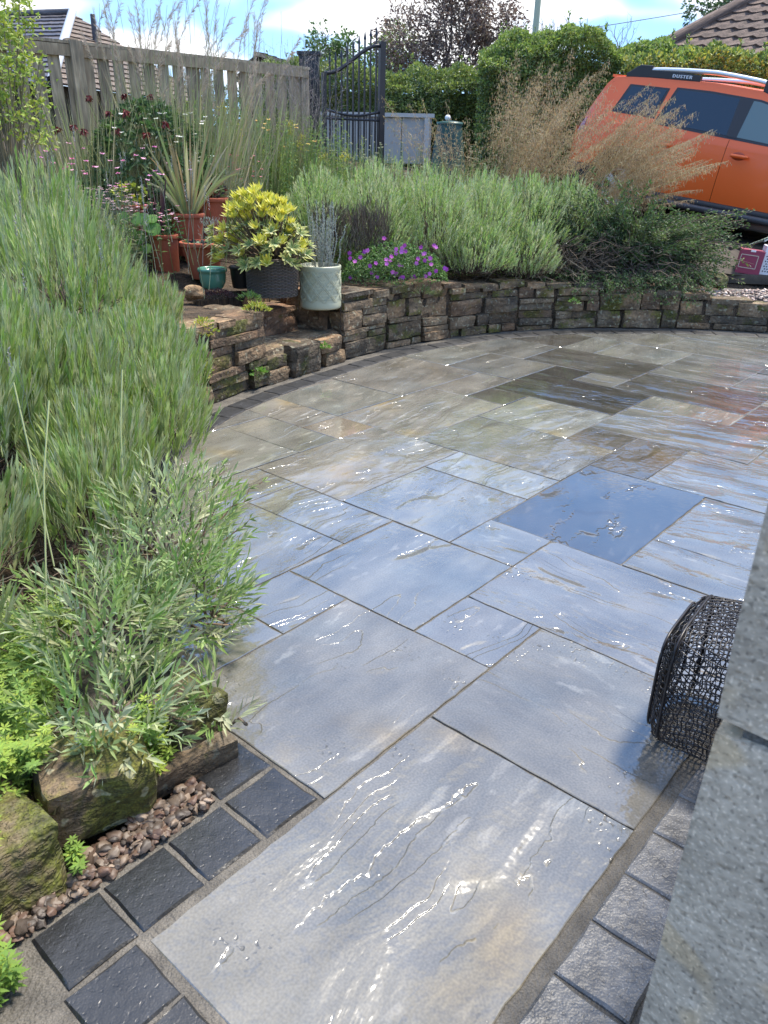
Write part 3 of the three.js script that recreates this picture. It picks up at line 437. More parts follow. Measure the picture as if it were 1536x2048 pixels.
// sprawling lavender at the near corner
bush('sprawling_lavender', 'leggy green lavender sprawling over the near stone blocks onto the wet slabs', 'lavender', null, [{ x: -0.74, f: 2.32, rx: 0.24, rf: 0.36, y0: 0.20, top: 0.46 }, { x: -0.60, f: 2.05, rx: 0.17, rf: 0.22, y0: 0.14, top: 0.34, w: 0.6 }, { x: -0.78, f: 1.80, rx: 0.20, rf: 0.24, y0: 0.22, top: 0.38, w: 0.7 }, { x: -0.68, f: 1.50, rx: 0.19, rf: 0.16, y0: 0.15, top: 0.285, w: 0.6 }, { x: -0.42, f: 1.60, rx: 0.075, rf: 0.07, y0: 0.10, top: 0.17, w: 0.1 }], { n: 150, L: 0.20, leaves: 13, lL: 0.060, lW: 0.0088, cols: LAVD, up: 0.55, spread: 0.75, low: -0.35, droop: 0.25, tw: 5, twr: 1.1 }, 104, (mb, tw) => {
  for (const [a, b] of [[[-0.62, 0.25, -2.3], [-0.44, 0.36, -2.55]], [[-0.60, 0.2, -2.25], [-0.47, 0.27, -2.42]], [[-0.62, 0.3, -2.5], [-0.60, 0.38, -2.66]]]) { const pts = wanderPts(a, b, 6, 0.012); tw.tube(pts, 0.004, 0.0015, 4, [0.10, 0.06, 0.04]); for (let k = 3; k < 7; k++) for (let i = 0; i < 5; i++) { const d = norm(addv(addv(b, a, -1), rdir(), 0.16)); mb.leaf(pts[k], d, sideOf(d), rr(0.025, 0.045), 0.009, 0.2, tintv([0.20, 0.28, 0.08], 0.2)); } }
  for (let k = 0; k < 800; k++) { const a = [rr(-1.6, -0.75), 0.2, -rr(1.75, 3.2)]; a[1] = groundAt(a[0], a[2]) + 0.0; if (a[1] < 0) continue; tw.tube(wanderPts(a, [a[0] + rr(-0.15, 0.3), a[1] + rr(0.0, 0.22), a[2] + rr(-0.25, 0.25)], 5, 0.02), rr(0.002, 0.006), 0.0015, 4, tintv(pick([[0.13, 0.09, 0.06], [0.20, 0.15, 0.11], [0.08, 0.055, 0.04]]), 0.3)); }
});
// bare flower stalks left standing over the lavender
{ R = rng(105); const t = thing('lavender_stalks', 'thin pale spent flower stalks rising out of the left lavender', 'flower stalks'), mb = new MB();
  for (let k = 0; k < 90; k++) { const x = rr(-2.3, -0.95), f = rr(2.3, 5.2), y = 0.55 + (f - 2.3) * 0.12 + (-x - 1) * 0.15, h = rr(0.25, 0.6), lx = rr(-0.10, 0.10), pts = wanderPts([x, y, -f], [x + lx, y + h, -f + rr(-0.1, 0.1)], 4, 0.006), c = tintv(pick([[0.30, 0.34, 0.20], [0.24, 0.32, 0.12], [0.34, 0.32, 0.26]]), 0.15); mb.tube(pts, 0.0017, 0.0012, 3, c); if (R() < 0.55) for (let i = 0; i < 16; i++) { const e = pts[4], o = [e[0], e[1] - i * 0.005, e[2]], d = norm([rr(-1, 1), 0.8, rr(-1, 1)]); mb.leaf(o, d, sideOf(d), 0.011, 0.005, 0, tintv([0.32, 0.30, 0.30], 0.2)); } }
  for (const [x, f, x2, f2] of [[-1.25, 2.5, -0.98, 2.0], [-1.05, 2.3, -0.9, 1.75], [-0.95, 2.7, -0.85, 2.25]]) mb.tube([[x, 0.72, -f], [lerp(x, x2, 0.5), 0.58, -lerp(f, f2, 0.5)], [x2, 0.3, -f2]], 0.0028, 0.0022, 4, [0.30, 0.36, 0.14]);
  part('stalks', mb.geo(), leafMat, t); }
// lavender hedge along the top of the wall
bush('lavender_hedge', 'long silvery clipped lavender hedge along the top of the curved wall', 'lavender hedge', null, [{ x: -0.62, f: 7.0, rx: 0.36, rf: 0.42, top: 1.33 }, { x: -0.15, f: 7.25, rx: 0.42, rf: 0.45, top: 1.40 }, { x: 0.35, f: 7.45, rx: 0.45, rf: 0.5, top: 1.36 }, { x: 0.85, f: 7.7, rx: 0.45, rf: 0.5, top: 1.34 }, { x: 1.3, f: 7.95, rx: 0.45, rf: 0.5, top: 1.33 }, { x: 1.72, f: 8.2, rx: 0.45, rf: 0.45, top: 1.30 }, { x: 0.75, f: 7.3, rx: 0.4, rf: 0.3, y0: 0.55, top: 0.95 }, { x: 1.25, f: 7.55, rx: 0.35, rf: 0.3, y0: 0.5, top: 0.92 }].map(m => ({ y0: 0.68, ...m })), { n: 900, L: 0.12, leaves: 9, lL: 0.042, lW: 0.0085, cols: [[0.36, 0.47, 0.17], [0.41, 0.50, 0.23], [0.30, 0.44, 0.11], [0.46, 0.51, 0.29]], up: 1.0, spread: 0.45, low: 0.12, tw: 9 }, 106, (mb, tw) => {
  // bare woody skirts under the hedge and two dead patches
  for (let k = 0; k < 1500; k++) { const x = rr(-0.1, 2.15), f0 = 7.05 + x * 0.28 + rr(0.02, 0.5), a = [x, 0.62 + rr(-0.1, 0.1) - x * 0.05, -f0], d = [rr(-0.2, 0.2), rr(-0.12, 0.22), rr(0.0, 0.28)]; tw.tube(wanderPts(a, addv(a, d), 3, 0.02), 0.0035, 0.0015, 3, tintv(pick([[0.15, 0.12, 0.085], [0.09, 0.07, 0.05], [0.20, 0.17, 0.13]]), 0.25)); }
  for (let k = 0; k < 900; k++) { const x = rr(-0.62, -0.02), f = 6.62 + (x + 0.6) * 0.3 + rr(0, 0.2), a = [x, rr(0.72, 1.0), -f], d = [rr(-0.06, 0.06), rr(0.08, 0.16), rr(-0.02, 0.06)]; tw.tube([a, addv(a, d)], 0.003, 0.0015, 3, tintv(pick([[0.16, 0.125, 0.085], [0.12, 0.09, 0.07], [0.22, 0.17, 0.12]]), 0.2)); }
});
// sweet woodruff carpet with bright green whorls
{ R = rng(107); const mb = new MB();
  const whorl = (x, y, z, s, c) => { const n = 7, a0 = rr(0, 6); for (let i = 0; i < n; i++) { const a = a0 + i / n * 6.283, d = norm([Math.cos(a), rr(0.05, 0.45), Math.sin(a)]); mb.leaf([x, y, z], d, norm(cross(d, [0, 1, 0])), s * rr(0.8, 1.15), s * 0.30, 0.15, tintv(c, 0.15), 0.15); } };
  const sprig = (x, y, z, h) => { const c = pick([[0.24, 0.36, 0.035], [0.31, 0.42, 0.04], [0.16, 0.28, 0.03]]), dx = rr(-0.04, 0.04), dz = rr(-0.04, 0.04); mb.tube([[x, y, z], [x + dx, y + h, z + dz]], 0.0012, 0.001, 3, c); for (let k = 0; k < 4; k++) { const t = 0.25 + k * 0.25; whorl(x + dx * t, y + h * t, z + dz * t, rr(0.020, 0.030) * (k === 3 ? 0.8 : 1), c); } };
  for (let k = 0; k < 760; k++) { const f = rr(0.72, 1.95), x = -0.78 - rr(0, 0.35) - Math.max(0, f - 1.3) * 0.22 - (f < 1.05 ? (f - 1.05) * 0.0 : 0), z = -f; sprig(x, Math.max(groundAt(x, z), 0.08) + rr(-0.02, 0.05), z, rr(0.06, 0.14)); }
  for (let k = 0; k < 130; k++) { const t = R(), x = lerp(-0.80, -0.66, t) - rr(0, 0.06), f = lerp(0.70, 0.95, t) + rr(-0.05, 0.02); sprig(x, 0.0, -f, rr(0.05, 0.15)); }
  for (const [x, y, f, n] of [[-0.575, 0.10, 1.47, 16], [-0.735, 0.04, 1.24, 10], [-0.56, 0.03, 1.44, 8], [-0.68, 0.01, 1.20, 6], [-0.86, 0.15, 1.22, 34], [-0.80, 0.16, 1.30, 22], [-0.90, 0.08, 1.08, 30]]) for (let k = 0; k < n; k++) sprig(x + rr(-0.035, 0.035), y + rr(-0.03, 0.03), -f + rr(-0.03, 0.03), rr(0.04, 0.09));
  const o = part(numbered('woodruff_carpet'), mb.geo(), leafMat, scene); o.userData = { label: 'bright green carpet of whorled woodruff round the near stones', kind: 'stuff', category: 'ground cover' }; }

// ---------------------------------------------------------------- pots on the wall ledge
const terraCol = tex(512, (s, t, o) => { const a = fbm(s * 4, t * 6, 4, 6, 5, 61), w = sstep(0.1, 0.45, fbm(s * 5, t * 3, 5, 3, 4, 23) + 0.1), g = n2(s * 120, t * 120, 120, 120, 3) * 0.04; const v = 0.66 + a * 0.12 + g; o[0] = lerp(v, 0.74, w * 0.35); o[1] = lerp(v * 0.56, 0.60, w * 0.35); o[2] = lerp(v * 0.40, 0.52, w * 0.35); }, { color: true });
const terraMat = std({ map: terraCol, roughness: 0.8, color: lin(0.86, 0.72, 0.66) });
const lathe = (pts, n = 40) => { const g = new THREE.LatheGeometry(pts.map(p => new THREE.Vector2(...p)), n); return g; };
const potShape = (rt, rb, h, lip = 0.012, lipH = 0.035, th = 0.012) => [[0.001, 0], [rb - 0.006, 0], [rb, 0.006], [lerp(rb, rt, 1 - lipH / h), h - lipH], [rt + lip * 0.4, h - lipH], [rt + lip, h - lipH + 0.006], [rt + lip, h - 0.006], [rt + lip - 0.006, h], [rt - th, h], [rt - th - 0.004, h - 0.05], [0.001, h - 0.05]];
function pot(name, label, category, x, f, y, shape, mat, group) { const t = thing(name, label, category, group, [x, y, -f]); part('pot', lathe(shape), mat, t); return t; }
const potGroup = 'planted pots on the stone ledge';
function addPlant(t, name, mb, mat = leafMat) { const m = part(name, mb.geo(), mat, t); m.position.set(-t.position.x, -t.position.y, -t.position.z); return m; }
const potSoil = (t, r, h) => { const m = part('compost', new THREE.CircleGeometry(r, 24).rotateX(-Math.PI / 2), soilMat, t); m.position.y = h; };

// wicker pot with variegated shrub
{
  R = rng(201); const x = -0.86, f = 5.83, y = 0.505, r = 0.19, h = 0.275, t = thing('wicker_planter', 'dark brown woven wicker planter with yellow variegated shrub', 'potted plant', potGroup, [x, y, -f]);
  const wk = new MB(), rows = 26, st = 44;
  for (let k = 0; k < rows; k++) { const pts = [], yy = 0.008 + k / (rows - 1) * (h - 0.014), rad = r * lerp(0.95, 1.0, k / rows); for (let i = 0; i <= st * 2; i++) { const a = i / (st * 2) * 6.2832, rq = rad + ((i + (k % 2) * 2) % 4 < 2 ? 0.0035 : -0.0035); pts.push([Math.cos(a) * rq, yy, Math.sin(a) * rq]); } wk.tube(pts, 0.0052, 0.0052, 4, tintv([0.105, 0.085, 0.072], 0.16)); }
  for (let i = 0; i < st; i++) { const a = i / st * 6.2832; wk.tube([[Math.cos(a) * r * 0.95, 0, Math.sin(a) * r * 0.95], [Math.cos(a) * r, h, Math.sin(a) * r]], 0.0042, 0.0042, 4, [0.08, 0.065, 0.055]); }
  part('weave', wk.geo(), std({ vertexColors: true, roughness: 0.6 }), t); part('liner', lathe([[0.001, 0.004], [r * 0.90, 0.004], [r * 0.955, h - 0.01], [r * 0.94, h - 0.01], [r * 0.9, h - 0.05], [0.001, h - 0.05]]), std({ color: lin(0.03, 0.028, 0.026), roughness: 0.9 }), t);
  const mb = new MB(), tw = new MB();
  const vleaf = (o, d, sx, L, W, droop, ce, cm) => { const m = 0.5 * L, q = [o[0] + d[0] * m, o[1] + d[1] * m - droop * L * 0.25, o[2] + d[2] * m], tp = [o[0] + d[0] * L, o[1] + d[1] * L - droop * L, o[2] + d[2] * L], nn = cross(d, sx), a = mb.v(...o, cm), b = mb.v(...addv(addv(q, sx, -W / 2), nn, W * 0.18), ce), c = mb.v(...q, cm), e = mb.v(...addv(addv(q, sx, W / 2), nn, W * 0.18), ce), g = mb.v(...tp, ce); mb.tri(a, b, c); mb.tri(a, c, e); mb.tri(b, g, c); mb.tri(c, g, e); };
  const heads = [];
  for (let k = 0; k < 150; k++) { let a, b, sy; do { a = rr(-1, 1); b = rr(-1, 1); sy = rr(-0.15, 1); } while (a * a + b * b + sy * sy > 1.0 || a * a + b * b + sy * sy < 0.28); const sk = sy > 0.4 ? 0.8 : 1; heads.push([x - 0.07 + a * 0.37 * sk, y + 0.30 + sy * 0.42, -f + b * 0.26 * sk + 0.05, sy]); }
  for (const [hx, hy, hz, sy] of heads) {
    const ax = norm([(hx - x) * 1.2, 0.35 + sy * 0.5, (hz + f) * 1.2 + 0.05]), young = sy > 0.5 || R() < 0.32, n = young ? 12 : 10, s2 = sideOf(ax), s3 = cross(ax, s2);
    tw.tube(wanderPts([x + rr(-0.03, 0.03), y + h - 0.06, -f + rr(-0.03, 0.03)], [hx, hy, hz], 4, 0.015), 0.006, 0.003, 4, tintv([0.16, 0.11, 0.07], 0.2));
    for (let i = 0; i < n; i++) { const q = i * 2.4, e = addv([s2[0] * Math.cos(q), s2[1] * Math.cos(q), s2[2] * Math.cos(q)], s3, Math.sin(q)), op = young ? lerp(1.1, 0.35, i / n) : lerp(1.6, 0.7, i / n), d = norm(addv(ax, e, op)), L = rr(0.065, 0.09), cm = young ? tintv([0.50, 0.52, 0.06], 0.15) : tintv([0.07, 0.17, 0.03], 0.25), ce = young ? tintv([0.66, 0.62, 0.08], 0.12) : tintv([0.62, 0.60, 0.19], 0.15); vleaf([hx, hy, hz], d, norm(cross(d, ax)), L, L * 0.30, young ? 0.05 : 0.3, ce, cm); }
  }
  addPlant(t, 'foliage', mb); addPlant(t, 'stems', tw, woodMat);
}
// pale green embossed pot with curry plant
{
  R = rng(202); const x = -0.515, f = 5.94, y = 0.405, r = 0.155, h = 0.31, glaze = phys({ color: lin(0.40, 0.41, 0.29), roughness: 0.45, clearcoat: 0.3, clearcoatRoughness: 0.3 });
  const t = thing('embossed_pot', 'pale sage cylindrical pot with raised diamond lattice holding silver curry plant', 'potted plant', potGroup, [x, y, -f]);
  part('pot', lathe([[0.001, 0], [r - 0.012, 0], [r - 0.002, 0.008], [r, 0.02], [r, 0.05], [r - 0.004, 0.055], [r - 0.004, h - 0.035], [r, h - 0.03], [r + 0.002, h - 0.008], [r - 0.003, h], [r - 0.014, h], [r - 0.018, h - 0.05], [0.001, h - 0.05]], 56), glaze, t);
  const mb = new MB(), c1 = [1, 1, 1]; const N = 10, y0 = 0.056, y1 = h - 0.036;
  for (let k = 0; k < N; k++) for (const sg of [-1, 1]) for (const off of [0, 0.045]) { const pts = []; for (let i = 0; i <= 14; i++) { const u = i / 14, a = (k + off * 3) / N * 6.2832 + sg * u * 6.2832 * 2.0 / N; pts.push([Math.cos(a) * (r - 0.003), lerp(y0, y1, u), Math.sin(a) * (r - 0.003)]); } mb.tube(pts, 0.0042, 0.0042, 5, c1); }
  for (let j = 0; j < 9; j++) for (let k = 0; k < 34; k++) { const a = (k + (j % 2) * 0.5) / 34 * 6.2832, yy = lerp(y0 + 0.012, y1 - 0.012, j / 8), pts = []; for (let i = 0; i <= 5; i++) { const b = Math.PI * i / 5, da = Math.cos(b) * 0.055; pts.push([Math.cos(a + da) * (r - 0.0035), yy + Math.sin(b) * 0.010, Math.sin(a + da) * (r - 0.0035)]); } mb.tube(pts, 0.0022, 0.0022, 3, c1); }
  part('raised_pattern', mb.geo(), glaze, t); potSoil(t, r - 0.016, h - 0.045);
  const pl = new MB(); for (let k = 0; k < 30; k++) { const a = rr(0, 6.28), q = rr(0, 0.11), b = [x + Math.cos(a) * q, y + h - 0.05, -f + Math.sin(a) * q], e = [b[0] * 1 + Math.cos(a) * rr(0, 0.09), b[1] + rr(0.26, 0.50), b[2] + Math.sin(a) * rr(0, 0.07)], pts = wanderPts(b, e, 5, 0.012); pl.tube(pts, 0.003, 0.0018, 3, tintv([0.36, 0.38, 0.33], 0.15)); for (let i = 0; i < 90; i++) { const u = rr(0.18, 1), j = Math.min(4, Math.floor(u * 5)), p = [0, 1, 2].map(c => lerp(pts[j][c], pts[j + 1][c], u * 5 - j)), d = norm(addv(norm(addv(e, b, -1)), rdir(), 0.75)); pl.leaf(p, d, sideOf(d), rr(0.013, 0.024), 0.0028, 0, tintv([0.40, 0.44, 0.39], 0.18)); } }
  for (let k = 0; k < 60; k++) { const a = rr(0, 6.28), b = [x + Math.cos(a) * 0.1, y + h - 0.04, -f + Math.sin(a) * 0.1]; pl.tube(wanderPts(b, [b[0] + Math.cos(a) * rr(0.01, 0.06), b[1] + rr(-0.03, 0.07), b[2] + Math.sin(a) * rr(0.02, 0.06)], 3, 0.012), 0.002, 0.001, 3, tintv([0.07, 0.065, 0.06], 0.3)); }
  addPlant(t, 'foliage', pl);
}
// small glazed pot, black pot, terracotta pots
{
  R = rng(203);
  const gl = pot('glazed_pot', 'small empty turquoise green glazed pot with rolled rim', 'pot', -1.31, 5.88, 0.535, [[0.001, 0], [0.065, 0], [0.075, 0.01], [0.095, 0.05], [0.099, 0.10], [0.097, 0.118], [0.106, 0.122], [0.110, 0.134], [0.106, 0.147], [0.094, 0.15], [0.088, 0.14], [0.085, 0.12], [0.001, 0.12]], phys({ color: lin(0.085, 0.25, 0.175), roughness: 0.25, clearcoat: 0.7, clearcoatRoughness: 0.1 }), potGroup); potSoil(gl, 0.086, 0.124);
  const bk = pot('black_pot', 'small black plastic pot tucked between green pot and wicker planter', 'pot', -1.115, 5.98, 0.53, potShape(0.085, 0.07, 0.16, 0.006, 0.02, 0.005), phys({ color: lin(0.012, 0.012, 0.013), roughness: 0.4 }), potGroup); potSoil(bk, 0.078, 0.115);
  const b1 = pot('terracotta_pot', 'wide tapered terracotta pot with dark purple leaves', 'potted plant', -1.43, 6.15, 0.57, potShape(0.165, 0.10, 0.27), terraMat, potGroup); potSoil(b1, 0.15, 0.225);
  let mb = new MB(); for (let k = 0; k < 80; k++) { const a = rr(0, 6.28), q = rr(0, 0.13), dark = R() < 0.6, d = norm([Math.cos(a), rr(0.3, 1.2), Math.sin(a)]); mb.leaf([-1.43 + Math.cos(a) * q, 0.80, -6.15 + Math.sin(a) * q], d, sideOf(d), rr(0.05, 0.10), 0.05, 0.2, tintv(dark ? [0.030, 0.012, 0.022] : [0.12, 0.22, 0.06], 0.3), 0.3); }
  for (let k = 0; k < 260; k++) { const a = rr(0, 6.28), q = rr(0, 0.1), d = norm([Math.cos(a) * 0.5, 1, Math.sin(a) * 0.5]); mb.leaf([-1.36 + Math.cos(a) * q, 0.84 + rr(0, 0.16), -6.2 + Math.sin(a) * q], addv([0, 0, 0], d), sideOf(d), rr(0.02, 0.04), 0.004, 0.1, tintv([0.36, 0.42, 0.36], 0.2)); } addPlant(b1, 'foliage', mb);
  const b2 = pot('terracotta_pot', 'upright terracotta pot of pink flowers beside the lavender', 'potted plant', -1.75, 6.25, 0.60, potShape(0.105, 0.10, 0.28, 0.008), terraMat, potGroup); potSoil(b2, 0.09, 0.235);
  mb = new MB(); for (let k = 0; k < 260; k++) { const a = rr(0, 6.28), q = rr(0, 0.14), yy = 0.85 + rr(0, 0.16), d = norm([Math.cos(a), rr(0.2, 1), Math.sin(a)]); mb.leaf([-1.73 + Math.cos(a) * q, yy, -6.25 + Math.sin(a) * q], d, sideOf(d), rr(0.02, 0.04), 0.016, 0.2, tintv([0.10, 0.22, 0.05], 0.3)); }
  for (let k = 0; k < 34; k++) { const a = rr(0, 6.28), q = rr(0, 0.17), p = [-1.76 + Math.cos(a) * q, 0.95 + rr(-0.05, 0.16), -6.22 + Math.sin(a) * q], c = pick([[0.62, 0.22, 0.38], [0.75, 0.45, 0.55], [0.45, 0.06, 0.12]]); const fm = new MB(); for (let i = 0; i < 6; i++) { const d = norm([Math.cos(i * 1.05), rr(-0.2, 0.4), Math.sin(i * 1.05)]); fm.leaf(p, d, norm(cross(d, [0, 1, 0])), 0.018, 0.013, 0, tintv(c, 0.1)); } addPlant(b2, 'flower', fm, petalMat); }
  // purple cordyline in the same pot
  for (let k = 0; k < 11; k++) { const a = rr(0, 6.28), d = norm([Math.cos(a) * 0.18, 1, Math.sin(a) * 0.18]); mb.blade([-1.78, 0.86, -6.28], d, norm(cross(d, [Math.sin(a), 0.1, -Math.cos(a)])), rr(0.35, 0.5), 0.022, 0.25, 6, tintv([0.085, 0.028, 0.036], 0.25)); }
  addPlant(b2, 'foliage', mb); 
  const b3 = pot('terracotta_pot', 'terracotta pot holding striped cream and green strap leaves', 'potted plant', -1.62, 6.5, 0.70, potShape(0.13, 0.10, 0.32), terraMat, potGroup); potSoil(b3, 0.11, 0.275);
  mb = new MB(); for (let k = 0; k < 60; k++) { const a = rr(0, 6.28), sp = rr(0.08, 0.85), d = norm([Math.cos(a) * sp, 1, Math.sin(a) * sp]), c = pick([[0.42, 0.42, 0.20], [0.26, 0.33, 0.12], [0.50, 0.47, 0.28], [0.34, 0.26, 0.13]]); mb.blade([-1.60 + Math.cos(a) * 0.03, 0.98, -6.5 + Math.sin(a) * 0.03], d, norm(cross(d, [0.01, 0.3, 1])), rr(0.35, 0.75), rr(0.014, 0.024), rr(0.3, 1.5) * sp + 0.2, 8, tintv(c, 0.12), tintv(c, 0.1)); } addPlant(b3, 'strap_leaves', mb);
  const b4 = pot('terracotta_pot', 'deep terracotta pot with dark red foliage behind the yellow shrub', 'potted plant', -1.47, 6.72, 0.82, potShape(0.135, 0.10, 0.31), terraMat, potGroup); potSoil(b4, 0.12, 0.265);
  mb = new MB(); for (let k = 0; k < 170; k++) { const a = rr(0, 6.28), q = rr(0, 0.13), d = norm([Math.cos(a), rr(0.2, 1), Math.sin(a)]); mb.leaf([-1.47 + Math.cos(a) * q, 1.10 + rr(0, 0.13), -6.72 + Math.sin(a) * q], d, sideOf(d), rr(0.03, 0.06), 0.02, 0.3, tintv(R() < 0.45 ? [0.16, 0.018, 0.02] : R() < 0.6 ? [0.06, 0.05, 0.05] : [0.14, 0.25, 0.06], 0.3)); } addPlant(b4, 'foliage', mb);
  const b5 = pot('terracotta_pot', 'small terracotta pot of lime leaves half hidden behind lavender', 'potted plant', -2.02, 6.4, 0.84, potShape(0.115, 0.09, 0.24), terraMat, potGroup); potSoil(b5, 0.10, 0.195);
  mb = new MB(); for (let k = 0; k < 120; k++) { const a = rr(0, 6.28), q = rr(0, 0.13), d = norm([Math.cos(a), rr(0.1, 1), Math.sin(a)]); mb.leaf([-2.02 + Math.cos(a) * q, 1.06 + rr(0, 0.17), -6.4 + Math.sin(a) * q], d, sideOf(d), rr(0.04, 0.06), 0.035, 0.2, tintv([0.42, 0.48, 0.05], 0.25)); } addPlant(b5, 'foliage', mb);
}
// nasturtium, sedums, houseleeks and a cobble on the ledge
{
  R = rng(204); let mb = new MB(), t;
  for (let k = 0; k < 16; k++) { const p = [-1.95 + rr(-0.13, 0.22), 0.86 + rr(-0.12, 0.17), -6.0 + rr(-0.1, 0.1)], nrm = norm([rr(-0.4, 0.4), rr(0.2, 0.7), 1]), s1 = sideOf(nrm), s2 = cross(nrm, s1), r = rr(0.03, 0.055), c = tintv([0.14, 0.33, 0.05], 0.15), o = mb.v(...p, tintv([0.20, 0.38, 0.10], 0.1)); const ring = []; for (let i = 0; i < 9; i++) { const a = i / 9 * 6.283, q = r * rr(0.92, 1.08); ring.push(mb.v(p[0] + (s1[0] * Math.cos(a) + s2[0] * Math.sin(a)) * q, p[1] + (s1[1] * Math.cos(a) + s2[1] * Math.sin(a)) * q, p[2] + (s1[2] * Math.cos(a) + s2[2] * Math.sin(a)) * q, c)); } for (let i = 0; i < 9; i++) mb.tri(o, ring[i], ring[(i + 1) % 9]); mb.tube([p, [p[0] * 0.3 - 1.365, 0.62, p[2] * 0.3 - 4.2]], 0.002, 0.002, 3, [0.2, 0.32, 0.1]); }
  t = thing('nasturtium', 'round flat green nasturtium leaves behind the lavender', 'plant'); part('leaves', mb.geo(), leafMat, t);
  const tuft = (name, label, x, y, f, rx, rf, h, n, L, Wd, cols, cat = 'plant') => { const b = new MB(); for (let k = 0; k < n; k++) { const a = rr(0, 6.28), q = Math.sqrt(R()), d = norm([Math.cos(a) * q * 0.9, rr(0.25, 1), Math.sin(a) * q * 0.9]); b.leaf([x + Math.cos(a) * q * rx, y + h * (1 - q * q) * rr(0.5, 1), -f + Math.sin(a) * q * rf], d, sideOf(d), L * rr(0.7, 1.3), Wd, 0.15, tintv(pick(cols), 0.25)); } const g = thing(name, label, cat); part('leaves', b.geo(), leafMat, g); };
  const lime = [[0.36, 0.40, 0.04], [0.26, 0.36, 0.05], [0.45, 0.43, 0.06]];
  tuft('creeping_sedum', 'dark maroon cushion of sedum on the ledge below glazed pot', -1.22, 0.52, 5.58, 0.13, 0.08, 0.06, 520, 0.016, 0.008, [[0.08, 0.02, 0.03], [0.12, 0.04, 0.04], [0.05, 0.02, 0.025]]);
  tuft('creeping_sedum', 'lime sedum tuft hanging over the ledge edge below wicker planter', -0.88, 0.50, 5.19, 0.08, 0.05, 0.05, 170, 0.035, 0.012, lime);
  tuft('creeping_sedum', 'lime sedum trailing down the wall beside the lavender', -1.13, 0.44, 4.72, 0.08, 0.14, 0.10, 260, 0.025, 0.012, lime);
  tuft('creeping_sedum', 'yellow-green sedum low on the wall among lavender shoots', -1.10, 0.25, 4.45, 0.06, 0.12, 0.10, 180, 0.025, 0.014, lime);
  tuft('small_fern', 'small pale fern growing on the ledge before wicker planter', -0.98, 0.515, 5.5, 0.07, 0.05, 0.04, 60, 0.045, 0.014, [[0.22, 0.36, 0.07]]);
  tuft('small_fern', 'little bright weed rooted at the wall foot beside the setts', -0.86, 0.10, 5.06, 0.05, 0.04, 0.04, 60, 0.03, 0.018, [[0.20, 0.38, 0.05]]);
  tuft('small_fern', 'weed in the wall joint beside the dark step block', -0.46, 0.16, 5.62, 0.03, 0.03, 0.04, 40, 0.03, 0.016, [[0.20, 0.36, 0.05]]);
  tuft('small_fern', 'grassy weed hanging out of the wall below the magenta flowers', 0.28, 0.42, 6.55, 0.06, 0.03, 0.05, 70, 0.07, 0.008, [[0.18, 0.22, 0.07]]);
  tuft('small_fern', 'tiny green leaf tuft on the shaded wall under the dark shrub', 1.72, 0.26, 7.28, 0.04, 0.02, 0.04, 40, 0.03, 0.02, [[0.15, 0.28, 0.04]]);
  const c = new THREE.Mesh(stoneGeo(0.13, 0.10, 0.10, 0.2, [6, 6, 6], 0.4), paleStoneMat); c.name = numbered('cobble'); c.position.set(-1.36, 0.56, -5.5); c.userData = { label: 'pale rounded cobble on the ledge beside lavender', category: 'stone' }; scene.add(c);
}
// hardy geranium with magenta flowers
{
  R = rng(205); const mb = new MB(), t = thing('hardy_geranium', 'low green geranium dotted with magenta flowers on the wall top', 'geranium');
  for (let k = 0; k < 2600; k++) { const a = rr(0, 6.28), q = Math.sqrt(R()), sy = Math.sqrt(1 - q * q) * rr(0.3, 1), x = 0.05 + Math.cos(a) * q * 0.44, z = -6.62 + Math.sin(a) * q * 0.24 + Math.cos(a) * q * -0.12, y = 0.50 + sy * 0.33, d = norm([Math.cos(a) * 0.6 + rr(-0.5, 0.5), rr(0, 0.9), Math.sin(a) * 0.4 + 0.5]); for (let i = 0; i < 3; i++) { const e = norm(addv(d, rdir(), 0.7)); mb.leaf([x, y, z], e, sideOf(e), rr(0.016, 0.028), 0.012, 0.15, tintv(pick([[0.07, 0.17, 0.03], [0.11, 0.23, 0.04], [0.15, 0.27, 0.06]]), 0.2)); } }
  for (let k = 0; k < 46; k++) { const a = rr(0, 6.28), q = Math.sqrt(R()), x = 0.06 + Math.cos(a) * q * 0.42, y = 0.56 + rr(0, 0.36) * (1 - q * 0.4), z = -6.50 + Math.abs(Math.sin(a)) * q * 0.14 + (x - 0.05) * -0.25, n = norm([rr(-0.4, 0.4), rr(0, 0.8), 1]), s1 = sideOf(n), s2 = cross(n, s1), c = tintv(pick([[0.42, 0.07, 0.42], [0.55, 0.14, 0.52], [0.34, 0.05, 0.36]]), 0.1); const fm = new MB(); for (let i = 0; i < 5; i++) { const b = i * 1.2566, d = norm(addv(addv([s1[0] * Math.cos(b), s1[1] * Math.cos(b), s1[2] * Math.cos(b)], s2, Math.sin(b)), n, 0.25)); fm.leaf([x, y, z], d, norm(cross(d, n)), 0.021, 0.019, 0, c, 0.05); } part('flower', fm.geo(), petalMat, t); }
  part('foliage', mb.geo(), leafMat, t);
}
